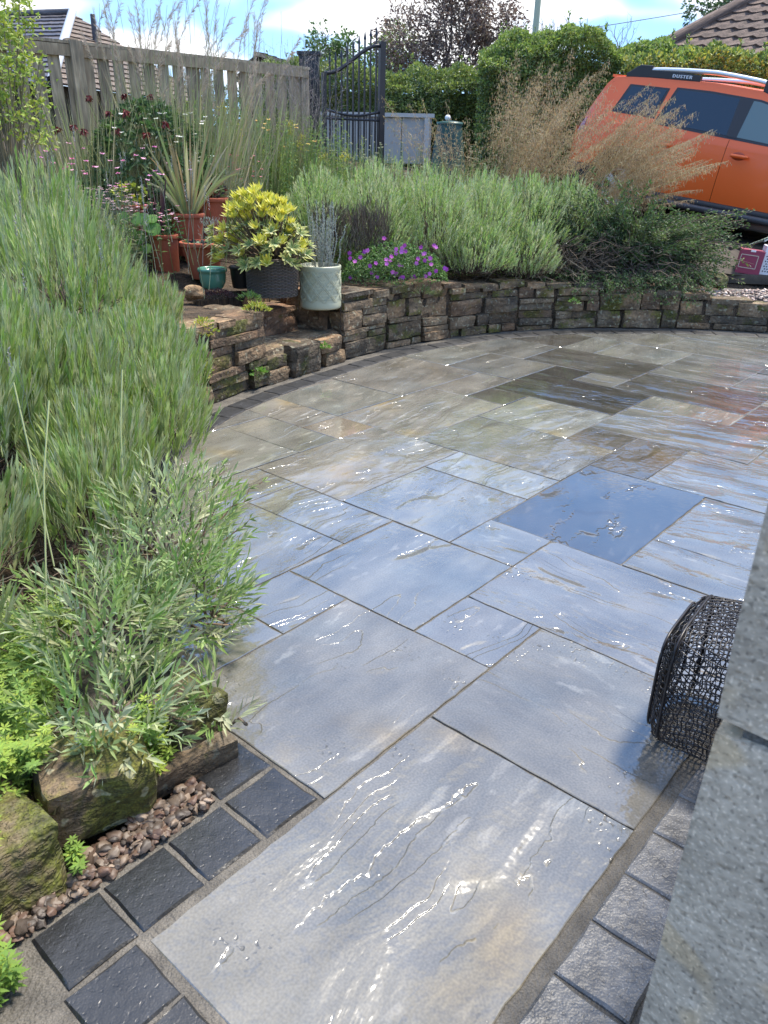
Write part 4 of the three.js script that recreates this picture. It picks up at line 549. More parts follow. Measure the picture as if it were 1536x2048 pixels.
// spreading dark cotoneaster at the end of the hedge
{
  R = rng(206); const mb = new MB(), tw = new MB(), t = thing('cotoneaster', 'dark spreading shrub with arching branches above the wall end', 'shrub');
  for (let k = 0; k < 760; k++) {
    const a = rr(-0.5, 3.64), lo = R(), b = [2.25 + rr(-0.25, 0.35), 0.45 + rr(0, 0.25), -8.0 + rr(-0.15, 0.15)], len = rr(0.35, 1.0) * (Math.cos(a) > 0.3 ? 1.12 : 1.0), el = Math.cos(a) > 0.25 ? rr(-0.3, 0.42) : rr(-0.12, 0.85);
    const e = [b[0] + Math.cos(a) * len * Math.cos(el), b[1] + Math.sin(el) * len * 0.85 + 0.12 - (lo < 0.25 ? 0.12 : 0), b[2] + (Math.sin(a) * 0.7 - 0.15) * len * 0.6], m = [lerp(b[0], e[0], 0.5), lerp(b[1], e[1], 0.5) + 0.12 * len, lerp(b[2], e[2], 0.5)];
    const crv = new THREE.QuadraticBezierCurve3(V(...b), V(...m), V(...e)), pts = crv.getPoints(7).map(p => [p.x, p.y, p.z]); tw.tube(pts, 0.006, 0.0015, 3, tintv([0.09, 0.065, 0.05], 0.3));
    const col = pick([[0.07, 0.135, 0.03], [0.10, 0.17, 0.04], [0.05, 0.10, 0.026], [0.15, 0.21, 0.05]]);
    for (let i = 0; i < 60; i++) { const u = rr(0.25, 1), j = Math.min(6, Math.floor(u * 7)), p = [0, 1, 2].map(c => lerp(pts[j][c], pts[j + 1][c], u * 7 - j) + rr(-0.022, 0.022)), d = norm(addv(norm(addv(pts[j + 1], pts[j], -1)), rdir(), 0.8)); mb.leaf(p, d, sideOf(d), rr(0.022, 0.042), 0.015, 0.05, tintv(col, 0.25)); }
  }
  for (let k = 0; k < 150; k++) {      // low branches hanging over the wall top
    const a = [rr(1.5, 3.05), rr(0.44, 0.6), -7.80 + rr(-0.1, 0.1)], e = [a[0] + rr(-0.2, 0.25), rr(0.28, 0.5) - (a[0] - 1.5) * 0.03, -7.42 + rr(-0.12, 0.06) - (a[0] > 2.3 ? 0.08 : 0)], pts = wanderPts(a, e, 6, 0.015); tw.tube(pts, 0.004, 0.0015, 3, tintv([0.10, 0.075, 0.055], 0.3));
    for (let i = 0; i < 34; i++) { const j = 2 + Math.floor(R() * 5), d = norm(addv([0, -0.2, 0.6], rdir(), 1)); mb.leaf(addv(pts[Math.min(j, 6)], rdir(), 0.02), d, sideOf(d), rr(0.018, 0.036), 0.013, 0.1, tintv([0.09, 0.155, 0.035], 0.3)); }
  }
  for (let k = 0; k < 260; k++) { const a = [rr(1.5, 2.7), rr(0.42, 0.75), -7.72 + rr(-0.15, 0.15)]; tw.tube(wanderPts(a, [a[0] + rr(-0.25, 0.25), a[1] + rr(-0.12, 0.18), a[2] + rr(-0.1, 0.2)], 4, 0.02), 0.005, 0.002, 3, tintv([0.11, 0.085, 0.065], 0.35)); }
  part('foliage', mb.geo(), leafMat, t); part('branches', tw.geo(), woodMat, t);
}
// ---------------------------------------------------------------- tall border planting
function grassClump(name, label, x, f, n, h, sp, lean, bladeCols, q) {
  const t = thing(name, label, 'ornamental grass', q.group), mb = new MB(), y0 = groundAt(x, -f) - 0.03;
  for (let k = 0; k < n; k++) { const a = rr(0, 6.28), r = rr(0, q.r ?? 0.18), d = norm([Math.cos(a) * sp * rr(0.2, 1) + lean[0], 1, Math.sin(a) * sp * rr(0.2, 1) + lean[1]]); mb.blade([x + Math.cos(a) * r, y0, -f + Math.sin(a) * r], d, norm(cross(d, [rr(-1, 1), 0.1, rr(-1, 1)])), h * rr(0.5, 1.1), rr(0.005, 0.010), rr(0.2, 1.1), 6, tintv(pick(bladeCols), 0.2)); }
  part('blades', mb.geo(), leafMat, t); return { t, y0 };
}
const straw = [[0.52, 0.38, 0.19], [0.44, 0.30, 0.14], [0.58, 0.45, 0.25], [0.36, 0.23, 0.11]];
function oatStems(mb, pa, x, f, y0, n, len, lean, spread, headLen, nSpik, hang, box) {
  for (let k = 0; k < n; k++) {
    const a = rr(0, 6.28), q = rr(0, 0.14); let p = [x + Math.cos(a) * q, y0, -f + Math.sin(a) * q], d = norm([Math.cos(a) * spread * rr(0, 1) + lean[0] * rr(0.5, 1.4), 1, Math.sin(a) * spread * rr(0, 1) + lean[1] * rr(0.3, 1)]); const L = len * rr(0.72, 1.1), pts = [p], st = L / 9, bend = rr(0.02, 0.075);
    for (let i = 0; i < 9; i++) { p = addv(p, d, st); pts.push(p); d = norm([d[0] * 1.0 + lean[0] * bend, d[1] - bend, d[2]]); }
    mb.tube(pts, 0.0032, 0.0014, 3, tintv(pick([[0.42, 0.40, 0.17], [0.34, 0.37, 0.12], [0.50, 0.42, 0.22]]), 0.15));
    for (let i = 0; i < nSpik; i++) { const u = 1 - headLen / L * Math.pow(R(), 0.8), j = Math.min(8, Math.floor(u * 9)), o = [0, 1, 2].map(c => lerp(pts[j][c], pts[j + 1][c], u * 9 - j)), rd = rdir(), s = rr(0.02, 0.13) * (0.5 + 1.2 * (1 - u) / (headLen / L) ), e = [o[0] + rd[0] * s, o[1] + Math.abs(rd[1]) * s * 0.4 - s * 0.25, o[2] + rd[2] * s], c = tintv(pick(straw), 0.2); if (i % 3 === 0) mb.tube([o, e], 0.0009, 0.0006, 3, c); const dd = norm([rr(-0.45, 0.45), -hang, rr(-0.45, 0.45)]); pa.leaf(e, dd, sideOf(dd), rr(0.018, 0.036), rr(0.004, 0.008), 0, c, 0.3); }
  }
}
{
  R = rng(301);
  const oats = [['large golden oat grass in full straw-coloured flower against the dark hedge', 1.05, 8.75, 40, 0.95, [0.22, 0], 66, 1.8, [0.34, -0.02], 0.45, 210], ['golden oat grass leaning right so its spikelets veil the orange car', 1.72, 8.9, 40, 0.8, [0.3, 0], 84, 1.85, [0.70, 0.04], 0.45, 250], ['smaller oat grass clump beside the green bin', 0.72, 9.3, 28, 0.7, [-0.1, 0], 14, 1.45, [-0.22, 0], 0.4, 120]];
  for (const [label, x, f, nb, h, ln, n, len, lean, sp, ns] of oats) { const { t, y0 } = grassClump('oat_grass', label, x, f, nb * 7, h, 0.55, ln, [[0.24, 0.33, 0.08], [0.32, 0.38, 0.12], [0.42, 0.38, 0.18]], { group: 'golden oat grasses behind the lavender hedge', r: 0.2 }); const mb = new MB(), pa = new MB(); oatStems(mb, pa, x, f, y0, n, len, lean, sp, 0.62, ns, 1.0); part('flower_stems', mb.geo(), leafMat, t); part('spikelets', pa.geo(), leafMat, t); }
  // loose green grass in front of the car's rear
  const { t } = grassClump('meadow_grass', 'loose green grass standing in front of the car tail', 1.95, 8.85, 520, 0.55, 0.45, [0.05, 0], [[0.20, 0.33, 0.06], [0.28, 0.38, 0.10], [0.38, 0.38, 0.18]], { r: 0.48 });
  for (const [l, x, f, lc] of [['rough green grass tuft under the iron gate', -0.55, 8.75, 0], ['arching green grass between gate and compost bin', 0.15, 8.9, 0.1], ['pale arching grass beside the lavender hedge top', 0.62, 8.75, -0.1]]) grassClump('meadow_grass', l, x, f, 420, 0.82, 0.5, [lc, 0], [[0.24, 0.36, 0.07], [0.32, 0.42, 0.11], [0.40, 0.42, 0.18]], { r: 0.36 });
  for (const [l, x, f, h] of [['wispy pale grass in front of the fence post', -2.45, 6.75, 1.05], ['wispy green grass between the red flowers and the fence', -2.05, 7.35, 1.15], ['tall wispy grass before the middle of the fence', -1.25, 7.95, 1.2]]) grassClump('meadow_grass', l, x, f, 330, h, 0.34, [0.03, 0], [[0.30, 0.38, 0.12], [0.40, 0.42, 0.20], [0.46, 0.44, 0.26]], { r: 0.34 });
  // tall plumed silver grass by the fence
  const g = grassClump('plume_grass', 'tall silver grass with arching feathery plumes before the fence', -1.7, 7.15, 520, 1.35, 0.36, [0.06, 0], [[0.36, 0.38, 0.18], [0.28, 0.34, 0.12], [0.42, 0.38, 0.22]], { r: 0.42 }), mb = new MB(), pl = new MB();
  for (let k = 0; k < 110; k++) {
    let p = [-1.75 + rr(-0.5, 0.65), g.y0, -7.1 + rr(-0.25, 0.3)], d = norm([rr(-0.16, 0.24), 1, rr(-0.1, 0.15)]); const L = rr(1.25, 1.95), pts = [p]; const sg = rr(-0.4, 1); for (let i = 0; i < 10; i++) { p = addv(p, d, L / 10); pts.push(p); const b = i > 6 ? 0.34 : 0.012; d = norm([d[0] + b * sg * 0.8, d[1] - b * 0.6 * Math.abs(sg), d[2]]); }
    const c = tintv(pick([[0.46, 0.44, 0.26], [0.38, 0.40, 0.18], [0.52, 0.46, 0.32]]), 0.12); mb.tube(pts, 0.0034, 0.0014, 3, c);
    if (k % 2) for (let i = 0; i < 150; i++) { const u = rr(0.78, 1), j = Math.min(9, Math.floor(u * 10)), o = [0, 1, 2].map(q => lerp(pts[j][q], pts[j + 1][q], u * 10 - j)), dd = norm(addv(addv([0, 0, 0], norm(addv(pts[j + 1], pts[j], -1))), rdir(), 0.55)); pl.leaf(o, dd, sideOf(dd), rr(0.03, 0.065), 0.0022, 0.2, tintv([0.50, 0.42, 0.34], 0.15)); }
  }
  part('flower_stems', mb.geo(), leafMat, g.t); part('plumes', pl.geo(), leafMat, g.t);
  // airy purple moor grass haze
  const m2 = grassClump('moor_grass', 'airy moor grass with fine mauve flower haze above the fence', -0.95, 8.05, 160, 0.9, 0.3, [0, 0], [[0.30, 0.34, 0.12], [0.36, 0.36, 0.18]], { r: 0.25 }), mm = new MB(), mp = new MB();
  for (let k = 0; k < 60; k++) { let p = [-0.95 + rr(-0.2, 0.2), m2.y0, -8.05 + rr(-0.15, 0.15)], d = norm([rr(-0.33, 0.30), 1, rr(-0.2, 0.2)]); const L = rr(1.25, 1.75), e = addv(p, d, L); mm.tube([p, addv(p, d, L * 0.6), e], 0.0022, 0.0009, 3, tintv([0.36, 0.33, 0.22], 0.15)); for (let i = 0; i < 46; i++) { const u = rr(0.58, 1), o = addv(p, d, L * u), dd = norm(addv(d, rdir(), 0.9)), s = rr(0.02, 0.11), o2 = addv(o, dd, s); if (i % 2) mm.tube([o, o2], 0.0008, 0.0005, 3, [0.36, 0.31, 0.30]); mp.leaf(o2, dd, sideOf(dd), rr(0.008, 0.018), 0.0035, 0, tintv([0.34, 0.28, 0.29], 0.2)); } }
  part('flower_stems', mm.geo(), leafMat, m2.t); part('flower_haze', mp.geo(), leafMat, m2.t);
}
// feathery goldenrod drift
{
  R = rng(302);
  const rodSpots = []; for (let k = 0; k < 5; k++) rodSpots.push([-1.7 + k * 0.27, 7.45 + k * 0.13 + (k % 2) * 0.15]);
  const lbl = ['goldenrod clump beside the dark red flowers', 'goldenrod clump below the plume grass', 'goldenrod clump with a yellow flower head by the fence', 'goldenrod clump in front of the fence end', 'goldenrod clump beside the gate post'];
  rodSpots.forEach(([cx, cf], s) => {
    const mb = new MB(), t = thing('goldenrod', 'feathery lime ' + lbl[s], 'perennial', 'feathery lime perennials before the fence');
    for (let k = 0; k < 60; k++) { const x = cx + rr(-0.26, 0.26), f = cf + rr(-0.35, 0.35), y = groundAt(x, -f), h = rr(0.75, 1.12), d = norm([rr(-0.12, 0.12), 1, rr(-0.12, 0.12)]), c = tintv(pick([[0.26, 0.36, 0.06], [0.32, 0.40, 0.08], [0.19, 0.32, 0.07], [0.22, 0.34, 0.12]]), 0.12); mb.tube([[x, y, -f], addv([x, y, -f], d, h)], 0.003, 0.0015, 3, c); for (let i = 0; i < 52; i++) { const u = Math.pow(R(), 0.7), o = addv([x, y, -f], d, h * (0.12 + 0.88 * u)), dd = norm(addv(d, rdir(), 0.9)); mb.leaf(o, dd, sideOf(dd), rr(0.035, 0.075) * (1.2 - 0.6 * u), 0.006, 0.25, tintv(c, 0.18)); } if (s > 1 && k < 3) for (let i = 0; i < 60; i++) { const o = addv(addv([x, y, -f], d, h), rdir(), rr(0, 0.05)), dd = rdir(); mb.leaf(o, dd, sideOf(dd), 0.014, 0.012, 0, tintv([0.50, 0.46, 0.06], 0.15)); } }
    part('foliage', mb.geo(), leafMat, t);
  });
  // seed-head yarrow stalks and filler between goldenrod and hedge
  const mb = new MB(); for (let k = 0; k < 520; k++) { const x = rr(-1.35, 1.2), f = 7.85 + (x + 1.3) * 0.45 + rr(-0.15, 0.9), y = groundAt(x, -f), h = rr(0.45, 0.82), e = [x + rr(-0.08, 0.08), y + h, -f + rr(-0.05, 0.05)], c = tintv(pick([[0.32, 0.36, 0.18], [0.26, 0.34, 0.10]]), 0.15); mb.tube([[x, y, -f], e], 0.0028, 0.002, 3, c); for (let i = 0; i < 14; i++) { const d = norm([rr(-1, 1), 0.6, rr(-1, 1)]); mb.leaf(e, d, sideOf(d), 0.018, 0.007, 0, tintv([0.42, 0.43, 0.28], 0.2)); } for (let i = 0; i < 10; i++) { const d = norm([rr(-1, 1), 0.7, rr(-1, 1)]), u = R() * 0.8; mb.leaf([lerp(x, e[0], u), lerp(y, e[1], u), -f], d, sideOf(d), rr(0.04, 0.09), 0.008, 0.3, tintv(c, 0.2)); } }
  const t = thing('yarrow', 'upright grey-green yarrow stalks with flat seed heads behind the lavender hedge', 'perennial'); part('stalks', mb.geo(), leafMat, t);
}
// dark red flowered shrub, white blooms, pink campion, silver artemisia, yellow-green shrub at the edge
{
  R = rng(303); let mb = new MB(), tw = new MB(), t = thing('peony_shrub', 'bushy dark green plant with faded dark red flower heads before the fence', 'shrub');
  for (let k = 0; k < 420; k++) { const sy = rr(0, 1), a = rr(0, 6.28), c = Math.sqrt(1 - sy * sy), p = [-1.98 + Math.cos(a) * c * 0.50, 1.05 + sy * 0.74, -6.9 + Math.sin(a) * c * 0.42], ax = norm([Math.cos(a) * c, 0.5 + sy, Math.sin(a) * c]); for (let i = 0; i < 7; i++) { const d = norm(addv(ax, rdir(), 0.9)); mb.leaf(p, d, sideOf(d), rr(0.07, 0.125), 0.028, 0.3, tintv(pick([[0.055, 0.12, 0.03], [0.08, 0.16, 0.04], [0.11, 0.20, 0.06]]), 0.2)); } if (k % 8 === 0) tw.tube(wanderPts([-1.98, 0.98, -6.9], p, 3, 0.02), 0.006, 0.003, 4, [0.14, 0.12, 0.06]); }
  for (const [px, y, f] of [[-2.36, 1.83, 6.7], [-2.12, 1.86, 6.85], [-1.93, 1.86, 6.9], [-2.05, 1.73, 6.6], [-2.43, 1.62, 6.5], [-2.34, 1.59, 6.45], [-1.75, 1.66, 6.6], [-2.55, 1.60, 6.5], [-2.10, 1.60, 6.5], [-2.18, 1.72, 6.6], [-1.88, 1.58, 6.5]]) { tw.tube([[px * 0.6 - 0.8, 1.3, -f], [px, y, -f]], 0.004, 0.003, 4, [0.16, 0.18, 0.07]); const fm = new MB(); for (let i = 0; i < 26; i++) { const d = norm([rr(-1, 1), rr(-0.9, 0.6), rr(-1, 1)]); fm.leaf([px, y, -f], d, sideOf(d), rr(0.025, 0.045), 0.02, 0.4, tintv(pick([[0.16, 0.012, 0.018], [0.10, 0.015, 0.015], [0.24, 0.04, 0.035]]), 0.25)); } part('flower_head', fm.geo(), petalMat, t); }
  part('foliage', mb.geo(), leafMat, t); part('stems', tw.geo(), woodMat, t);
  const flowers = (name, label, n, xr, fr, yr, cols, sz, leafC) => { const g = thing(name, label, 'flowers'), s = new MB(); for (let k = 0; k < n; k++) { const x = rr(...xr), f = rr(...fr), y = groundAt(x, -f), top = [x + rr(-0.08, 0.08), rr(...yr), -f + rr(-0.05, 0.05)]; s.tube(wanderPts([x, y, -f], top, 3, 0.015), 0.0022, 0.0014, 3, tintv(leafC, 0.15)); for (let i = 0; i < 12; i++) { const u = R() * 0.8, d = norm([rr(-1, 1), rr(0.1, 1), rr(-1, 1)]); s.leaf([lerp(x, top[0], u), lerp(y, top[1], u), lerp(-f, top[2], u)], d, sideOf(d), rr(0.03, 0.07), 0.010, 0.3, tintv(leafC, 0.25)); } const c = tintv(pick(cols), 0.1), h = new MB(); for (let i = 0; i < 10; i++) { const d = norm([Math.cos(i * 0.63), rr(-0.2, 0.5), Math.sin(i * 0.63)]); h.leaf(top, d, norm(cross(d, [0, 1, 0])), sz, sz * 0.6, 0, c); } part('flower', h.geo(), petalMat, g); } part('stems', s.geo(), leafMat, g); };
  flowers('campion', 'scattered bright pink campion flowers on thin stems beside the lavender', 40, [-2.55, -1.6], [5.9, 6.5], [1.2, 1.5], [[0.62, 0.14, 0.42], [0.72, 0.35, 0.55]], 0.020, [0.20, 0.30, 0.10]);
  flowers('white_flowers', 'small white flower heads over the dark green shrub', 46, [-2.1, -1.45], [6.5, 6.9], [1.35, 1.75], [[0.78, 0.78, 0.72]], 0.020, [0.14, 0.25, 0.08]);
  flowers('mauve_marjoram', 'dusky pink marjoram flowers between lavender and pots', 150, [-2.3, -1.85], [5.7, 6.2], [1.06, 1.22], [[0.36, 0.20, 0.24], [0.44, 0.28, 0.30]], 0.013, [0.26, 0.28, 0.14]);
  flowers('red_salvia', 'thin stems of small red flowers behind the yellow shrub', 18, [-1.4, -1.05], [6.6, 7.1], [1.25, 1.45], [[0.42, 0.04, 0.08]], 0.014, [0.24, 0.32, 0.1]);
  flowers('yellow_daisies', 'a few yellow orange flowers among the feathery green border', 14, [-1.5, -0.7], [7.3, 7.9], [1.5, 1.75], [[0.72, 0.42, 0.03], [0.70, 0.52, 0.05]], 0.022, [0.24, 0.34, 0.08]);
  mb = new MB(); for (let k = 0; k < 1400; k++) { const d = rdir(), r = Math.pow(R(), 0.4), p = [-1.42 + d[0] * 0.2 * r, 1.22 + d[1] * 0.22 * r, -6.95 + d[2] * 0.2 * r], e = norm(addv(d, [0, 1, 0], 0.7)); mb.leaf(p, e, sideOf(e), rr(0.025, 0.045), 0.005, 0.1, tintv([0.34, 0.39, 0.32], 0.18)); }
  t = thing('artemisia', 'fine silver artemisia behind the striped strap leaves', 'perennial'); part('foliage', mb.geo(), leafMat, t);
  mb = new MB(); tw = new MB(); for (let k = 0; k < 150; k++) { const x = -2.78 + rr(-0.3, 0.3), f = 6.0 + rr(-0.35, 0.35), h = rr(0.45, 1.45), p = [x, 1.05 + h * 1.0, -f]; if (k % 3 === 0) tw.tube(wanderPts([-2.75, 0.95, -6], p, 4, 0.03), 0.007, 0.003, 4, [0.2, 0.17, 0.1]); for (let i = 0; i < 34; i++) { const o = addv(p, rdir(), rr(0, 0.11)), d = norm(addv([0, 0.6, 0], rdir(), 1)); mb.leaf(o, d, sideOf(d), rr(0.03, 0.05), 0.02, 0.15, tintv(pick([[0.34, 0.44, 0.05], [0.42, 0.48, 0.08], [0.24, 0.36, 0.05]]), 0.2)); } }
  t = thing('golden_privet', 'yellow-green leafy shrub against the end of the fence', 'shrub'); part('foliage', mb.geo(), leafMat, t); part('stems', tw.geo(), woodMat, t);
  // low filler of mixed green leaves over the border soil
  mb = new MB(); for (let k = 0; k < 16000; k++) { const x = rr(-2.9, 2.3), f = rr(5.7, 9.4), z = -f, q = ringNear(x, z); if (q.d < 0.75 || (x > -2.15 && x < -0.4 && f < 6.95)) continue; const y = groundAt(x, z), d = norm([rr(-0.7, 0.7), 1, rr(-0.7, 0.7)]); mb.blade([x, y - 0.02, z], d, sideOf(d), rr(0.15, 0.55), rr(0.006, 0.013), rr(0.3, 1.2), 3, tintv(pick([[0.14, 0.26, 0.05], [0.20, 0.31, 0.08], [0.26, 0.34, 0.12], [0.10, 0.20, 0.04]]), 0.2)); }
  const o = part(numbered('border_grass'), mb.geo(), leafMat, scene); o.userData = { label: 'mixed green grass and leaves filling the border between plants', kind: 'stuff', category: 'ground cover' };
}
// ---------------------------------------------------------------- wire basket on the patio edge
{
  R = rng(401); const t = thing('wire_basket', 'black woven wire basket lying on its side beside the house corner', 'basket', null, [0.80, 0.0, -1.755]), c1 = [1, 1, 1], bm = phys({ color: lin(0.016, 0.014, 0.016), roughness: 0.4 });
  const ax = norm([0.80, 0, 0.60]), sx = [-ax[2], 0, ax[0]], LB = 0.46, sup = 4.6;            // axis runs from the closed base to the mouth
  const rad = (l) => (l < 0.05 ? 0.13 + 0.045 * Math.sqrt(1 - (1 - l / 0.05) ** 2) : lerp(0.175, 0.20, (l - 0.05) / (LB - 0.05)));
  const P = (s, l, k = 1) => { const a = s * 6.28318, ca = Math.cos(a), sa = Math.sin(a), q = rad(l) * k / Math.pow(Math.abs(ca) ** sup + Math.abs(sa) ** sup, 1 / sup), h = ca * q, y = sa * q + 0.18 + l * 0.055; return [ax[0] * l + sx[0] * h, y, ax[2] * l + sx[2] * h]; };
  const ring = (l, n, w) => { const o = []; for (let i = 0; i <= n; i++) o.push(P(i / n, clamp(l + w * Math.sin(i * 1.7 + l * 90), 0, LB))); return o; };
  const rim = new MB(); for (const l of [0.004, 0.04, LB - 0.006, LB]) rim.tube(ring(l, 80, 0), 0.004, 0.004, 6, c1); for (const l of [0.22, 0.236]) rim.tube(ring(l, 80, 0), 0.0035, 0.0035, 5, c1); part('rims', rim.geo(), bm, t);
  const hp = new MB(); for (let k = 1; k < 36; k++) hp.tube(ring(0.01 + k / 36 * (LB - 0.02), 90, 0.003), 0.0018, 0.0018, 4, c1); part('hoop_wires', hp.geo(), bm, t);
  const dg = new MB(), N = 58; for (let k = 0; k < N; k++) for (const sg of [-1, 1]) { const o = []; for (let i = 0; i <= 18; i++) { const v = i / 18; o.push(P((k / N + sg * (0.085 * v + 0.02 * Math.sin(v * 6)) + (sg > 0 ? 0.5 / N : 0) + 1) % 1, v * LB)); } dg.tube(o, 0.0019, 0.0019, 4, c1); } part('side_wires', dg.geo(), bm, t);
  const bs = new MB(); for (let k = 1; k < 7; k++) { const o = []; for (let i = 0; i <= 40; i++) o.push(P(i / 40, 0, k / 7)); bs.tube(o, 0.002, 0.002, 4, c1); } for (let k = 0; k < 18; k++) bs.tube([P(k / 36, 0), P(k / 36 + 0.5, 0)], 0.0022, 0.0022, 4, c1); part('base_wires', bs.geo(), bm, t);
}

// ---------------------------------------------------------------- fence
const woodTex = tex(512, (s, t, o) => { const g = fbm(s * 26, t * 3, 26, 3, 4, 7), k = fbm(s * 4, t * 4, 4, 4, 3, 17), f = n2(s * 90, t * 6, 90, 6, 5) * 0.07, v = 0.62 + g * 0.20 + k * 0.11 + f; o[0] = v * 1.04; o[1] = v * 0.95; o[2] = v * 0.82; }, { color: true });
const woodBump = tex(512, (s, t, o) => { o[0] = o[1] = o[2] = 0.5 + fbm(s * 40, t * 3, 40, 3, 4, 7) * 0.6; }, { float: true });
const fenceMats = [[0.95, 0.91, 0.85], [0.82, 0.76, 0.68], [1.0, 0.86, 0.74], [0.72, 0.68, 0.64]].map(c => std({ color: lin(...c), map: woodTex, bumpMap: woodBump, bumpScale: 0.006, roughness: 0.85 }));
{
  R = rng(402); const t = thing('picket_fence', 'weathered brown wooden picket fence with a flat top rail', 'fence');
  const A = [-3.75, -6.42], B = [-0.86, -8.72], L = Math.hypot(B[0] - A[0], B[1] - A[1]), dx = (B[0] - A[0]) / L, dz = (B[1] - A[1]) / L, ry = Math.atan2(-dz, dx);
  const at = (s, o = 0) => [A[0] + dx * s - dz * o * -1, A[1] + dz * s - dx * o];     // o > 0 towards the far side
  const bx = (w, h, d) => { const g = new THREE.BoxGeometry(w, h, d); return boxUV(g, 1.4, R(), R()); };
  const put = (n, s, o, y0, w, h, d, m) => { const q = part(n, bx(w, h, d), m, t), [x, z] = at(s, o); q.position.set(x, y0 + h / 2, z); q.rotation.set(0, ry, rr(-0.006, 0.006)); return q; };
  const top = 2.245, n = 28;
  for (let k = 0; k < n; k++) { const s = 0.03 + k * (L - 0.06) / (n - 1); put('slat', s, 0.0, 0.95, rr(0.088, 0.098), top - 0.955 - 0.02 + rr(-0.012, 0.004), 0.018, pick(fenceMats)); }
  for (const s of [0.35, 1.42, 2.5, 3.62]) put('post', s, 0.075, 0.85, 0.095, top - 0.83 + (s === 1.42 ? 0.03 : 0.0), 0.095, fenceMats[0]);
  put('post', 1.42, -0.04, 0.85, 0.10, top - 0.82, 0.045, fenceMats[0]);
  put('rail', L / 2, -0.022, top - 0.085, L, 0.085, 0.024, fenceMats[1]); put('rail', L / 2, 0.02, top + 0.001, L + 0.02, 0.022, 0.11, fenceMats[0]); put('rail', L / 2, 0.024, 1.25, L, 0.08, 0.03, fenceMats[3]);
}
// ---------------------------------------------------------------- black iron gate with its post
{
  const im = phys({ color: lin(0.012, 0.013, 0.019), roughness: 0.4 }), t = thing('iron_gate', 'black iron gate with rising curved top and spear finials', 'gate');
  const X0 = -0.74, X1 = -0.13, Z0 = -9.3, Z1 = -9.6, yb = 1.08, at = (u) => [lerp(X0, X1, u), lerp(Z0, Z1, u)], ry = Math.atan2(-(Z1 - Z0), X1 - X0);
  const bar = (n, u, y0, y1, w, d = w) => { const g = part(n, new THREE.BoxGeometry(w, y1 - y0, d), im, t), [x, z] = at(u); g.position.set(x, (y0 + y1) / 2, z); g.rotation.y = ry; };
  const topY = (u) => 2.27 + 0.29 * sstep(0.05, 0.95, u);
  bar('stile', 0, yb, 2.27, 0.045); bar('stile', 1, yb - 0.1, 2.60, 0.062);
  for (let k = 1; k < 10; k++) { const u = k / 10; bar('bar', u, yb + 0.08, topY(u) + 0.10, 0.016); const f = part('finial', new THREE.ConeGeometry(0.017, 0.09, 8), im, t), [x, z] = at(u); f.position.set(x, topY(u) + 0.145, z); }
  for (let k = 0; k < 20; k++) bar('dog_bar', (k + 0.5) / 20 + 0.012, yb + 0.08, 1.88, 0.009);
  const rail = (n, f, r) => { const p = []; for (let k = 0; k <= 16; k++) { const [x, z] = at(k / 16); p.push(V(x, f(k / 16), z)); } part(n, new THREE.TubeGeometry(new THREE.CatmullRomCurve3(p), 24, r, 6), im, t); };
  rail('top_rail', topY, 0.020); rail('mid_rail', (u) => 1.93 - 0.05 * Math.sin(u * 3.14), 0.014); rail('mid_rail', () => 1.84, 0.012); rail('bottom_rail', () => yb + 0.07, 0.016);
  const p = thing('gate_post', 'broad black gate post at the end of the picket fence', 'post'), g = part('post', new THREE.BoxGeometry(0.20, 1.42, 0.16), im, p), cp = part('cap', new THREE.BoxGeometry(0.24, 0.03, 0.20), im, p); g.position.set(-0.88, 1.70, -9.18); cp.position.set(-0.88, 2.425, -9.18);
}
// pale boarded panel and compost bin beyond the gate
{
  R = rng(403); const pm = std({ color: lin(0.33, 0.33, 0.31), roughness: 0.8 }), pf = std({ color: lin(0.40, 0.40, 0.38), roughness: 0.8 }), t = thing('low_panel', 'low pale grey framed panel beyond the iron gate', 'panel'), put = (n, x, y, w, h, d, m, z = 0) => { const g = part(n, new THREE.BoxGeometry(w, h, d), m, t); g.position.set(x, y, -12 + z); };
  for (let k = 0; k < 4; k++) put('board', -0.92 + k * 0.42, 1.70, 0.41, 0.58, 0.04, pm); put('frame', -0.29, 2.02, 1.74, 0.05, 0.08, pf, 0.02); put('frame', 0.48, 1.68, 0.07, 0.62, 0.08, pf, 0.021); put('frame', -1.15, 1.68, 0.07, 0.62, 0.08, pf, 0.021);
  const b = thing('compost_bin', 'dark green cone-shaped compost bin between the grasses', 'bin', null, [0.70, 0.98, -10.5]), gm = phys({ color: lin(0.012, 0.055, 0.045), roughness: 0.45 });
  part('body', lathe([[0.001, 0], [0.27, 0], [0.275, 0.03], [0.15, 0.86], [0.16, 0.87], [0.16, 0.90], [0.001, 0.92]], 32), gm, b); const k = part('lid_knob', new THREE.SphereGeometry(0.035, 16, 10), std({ color: lin(0.7, 0.7, 0.7), roughness: 0.6 }), b); k.position.set(-0.03, 0.945, 0.03);
}
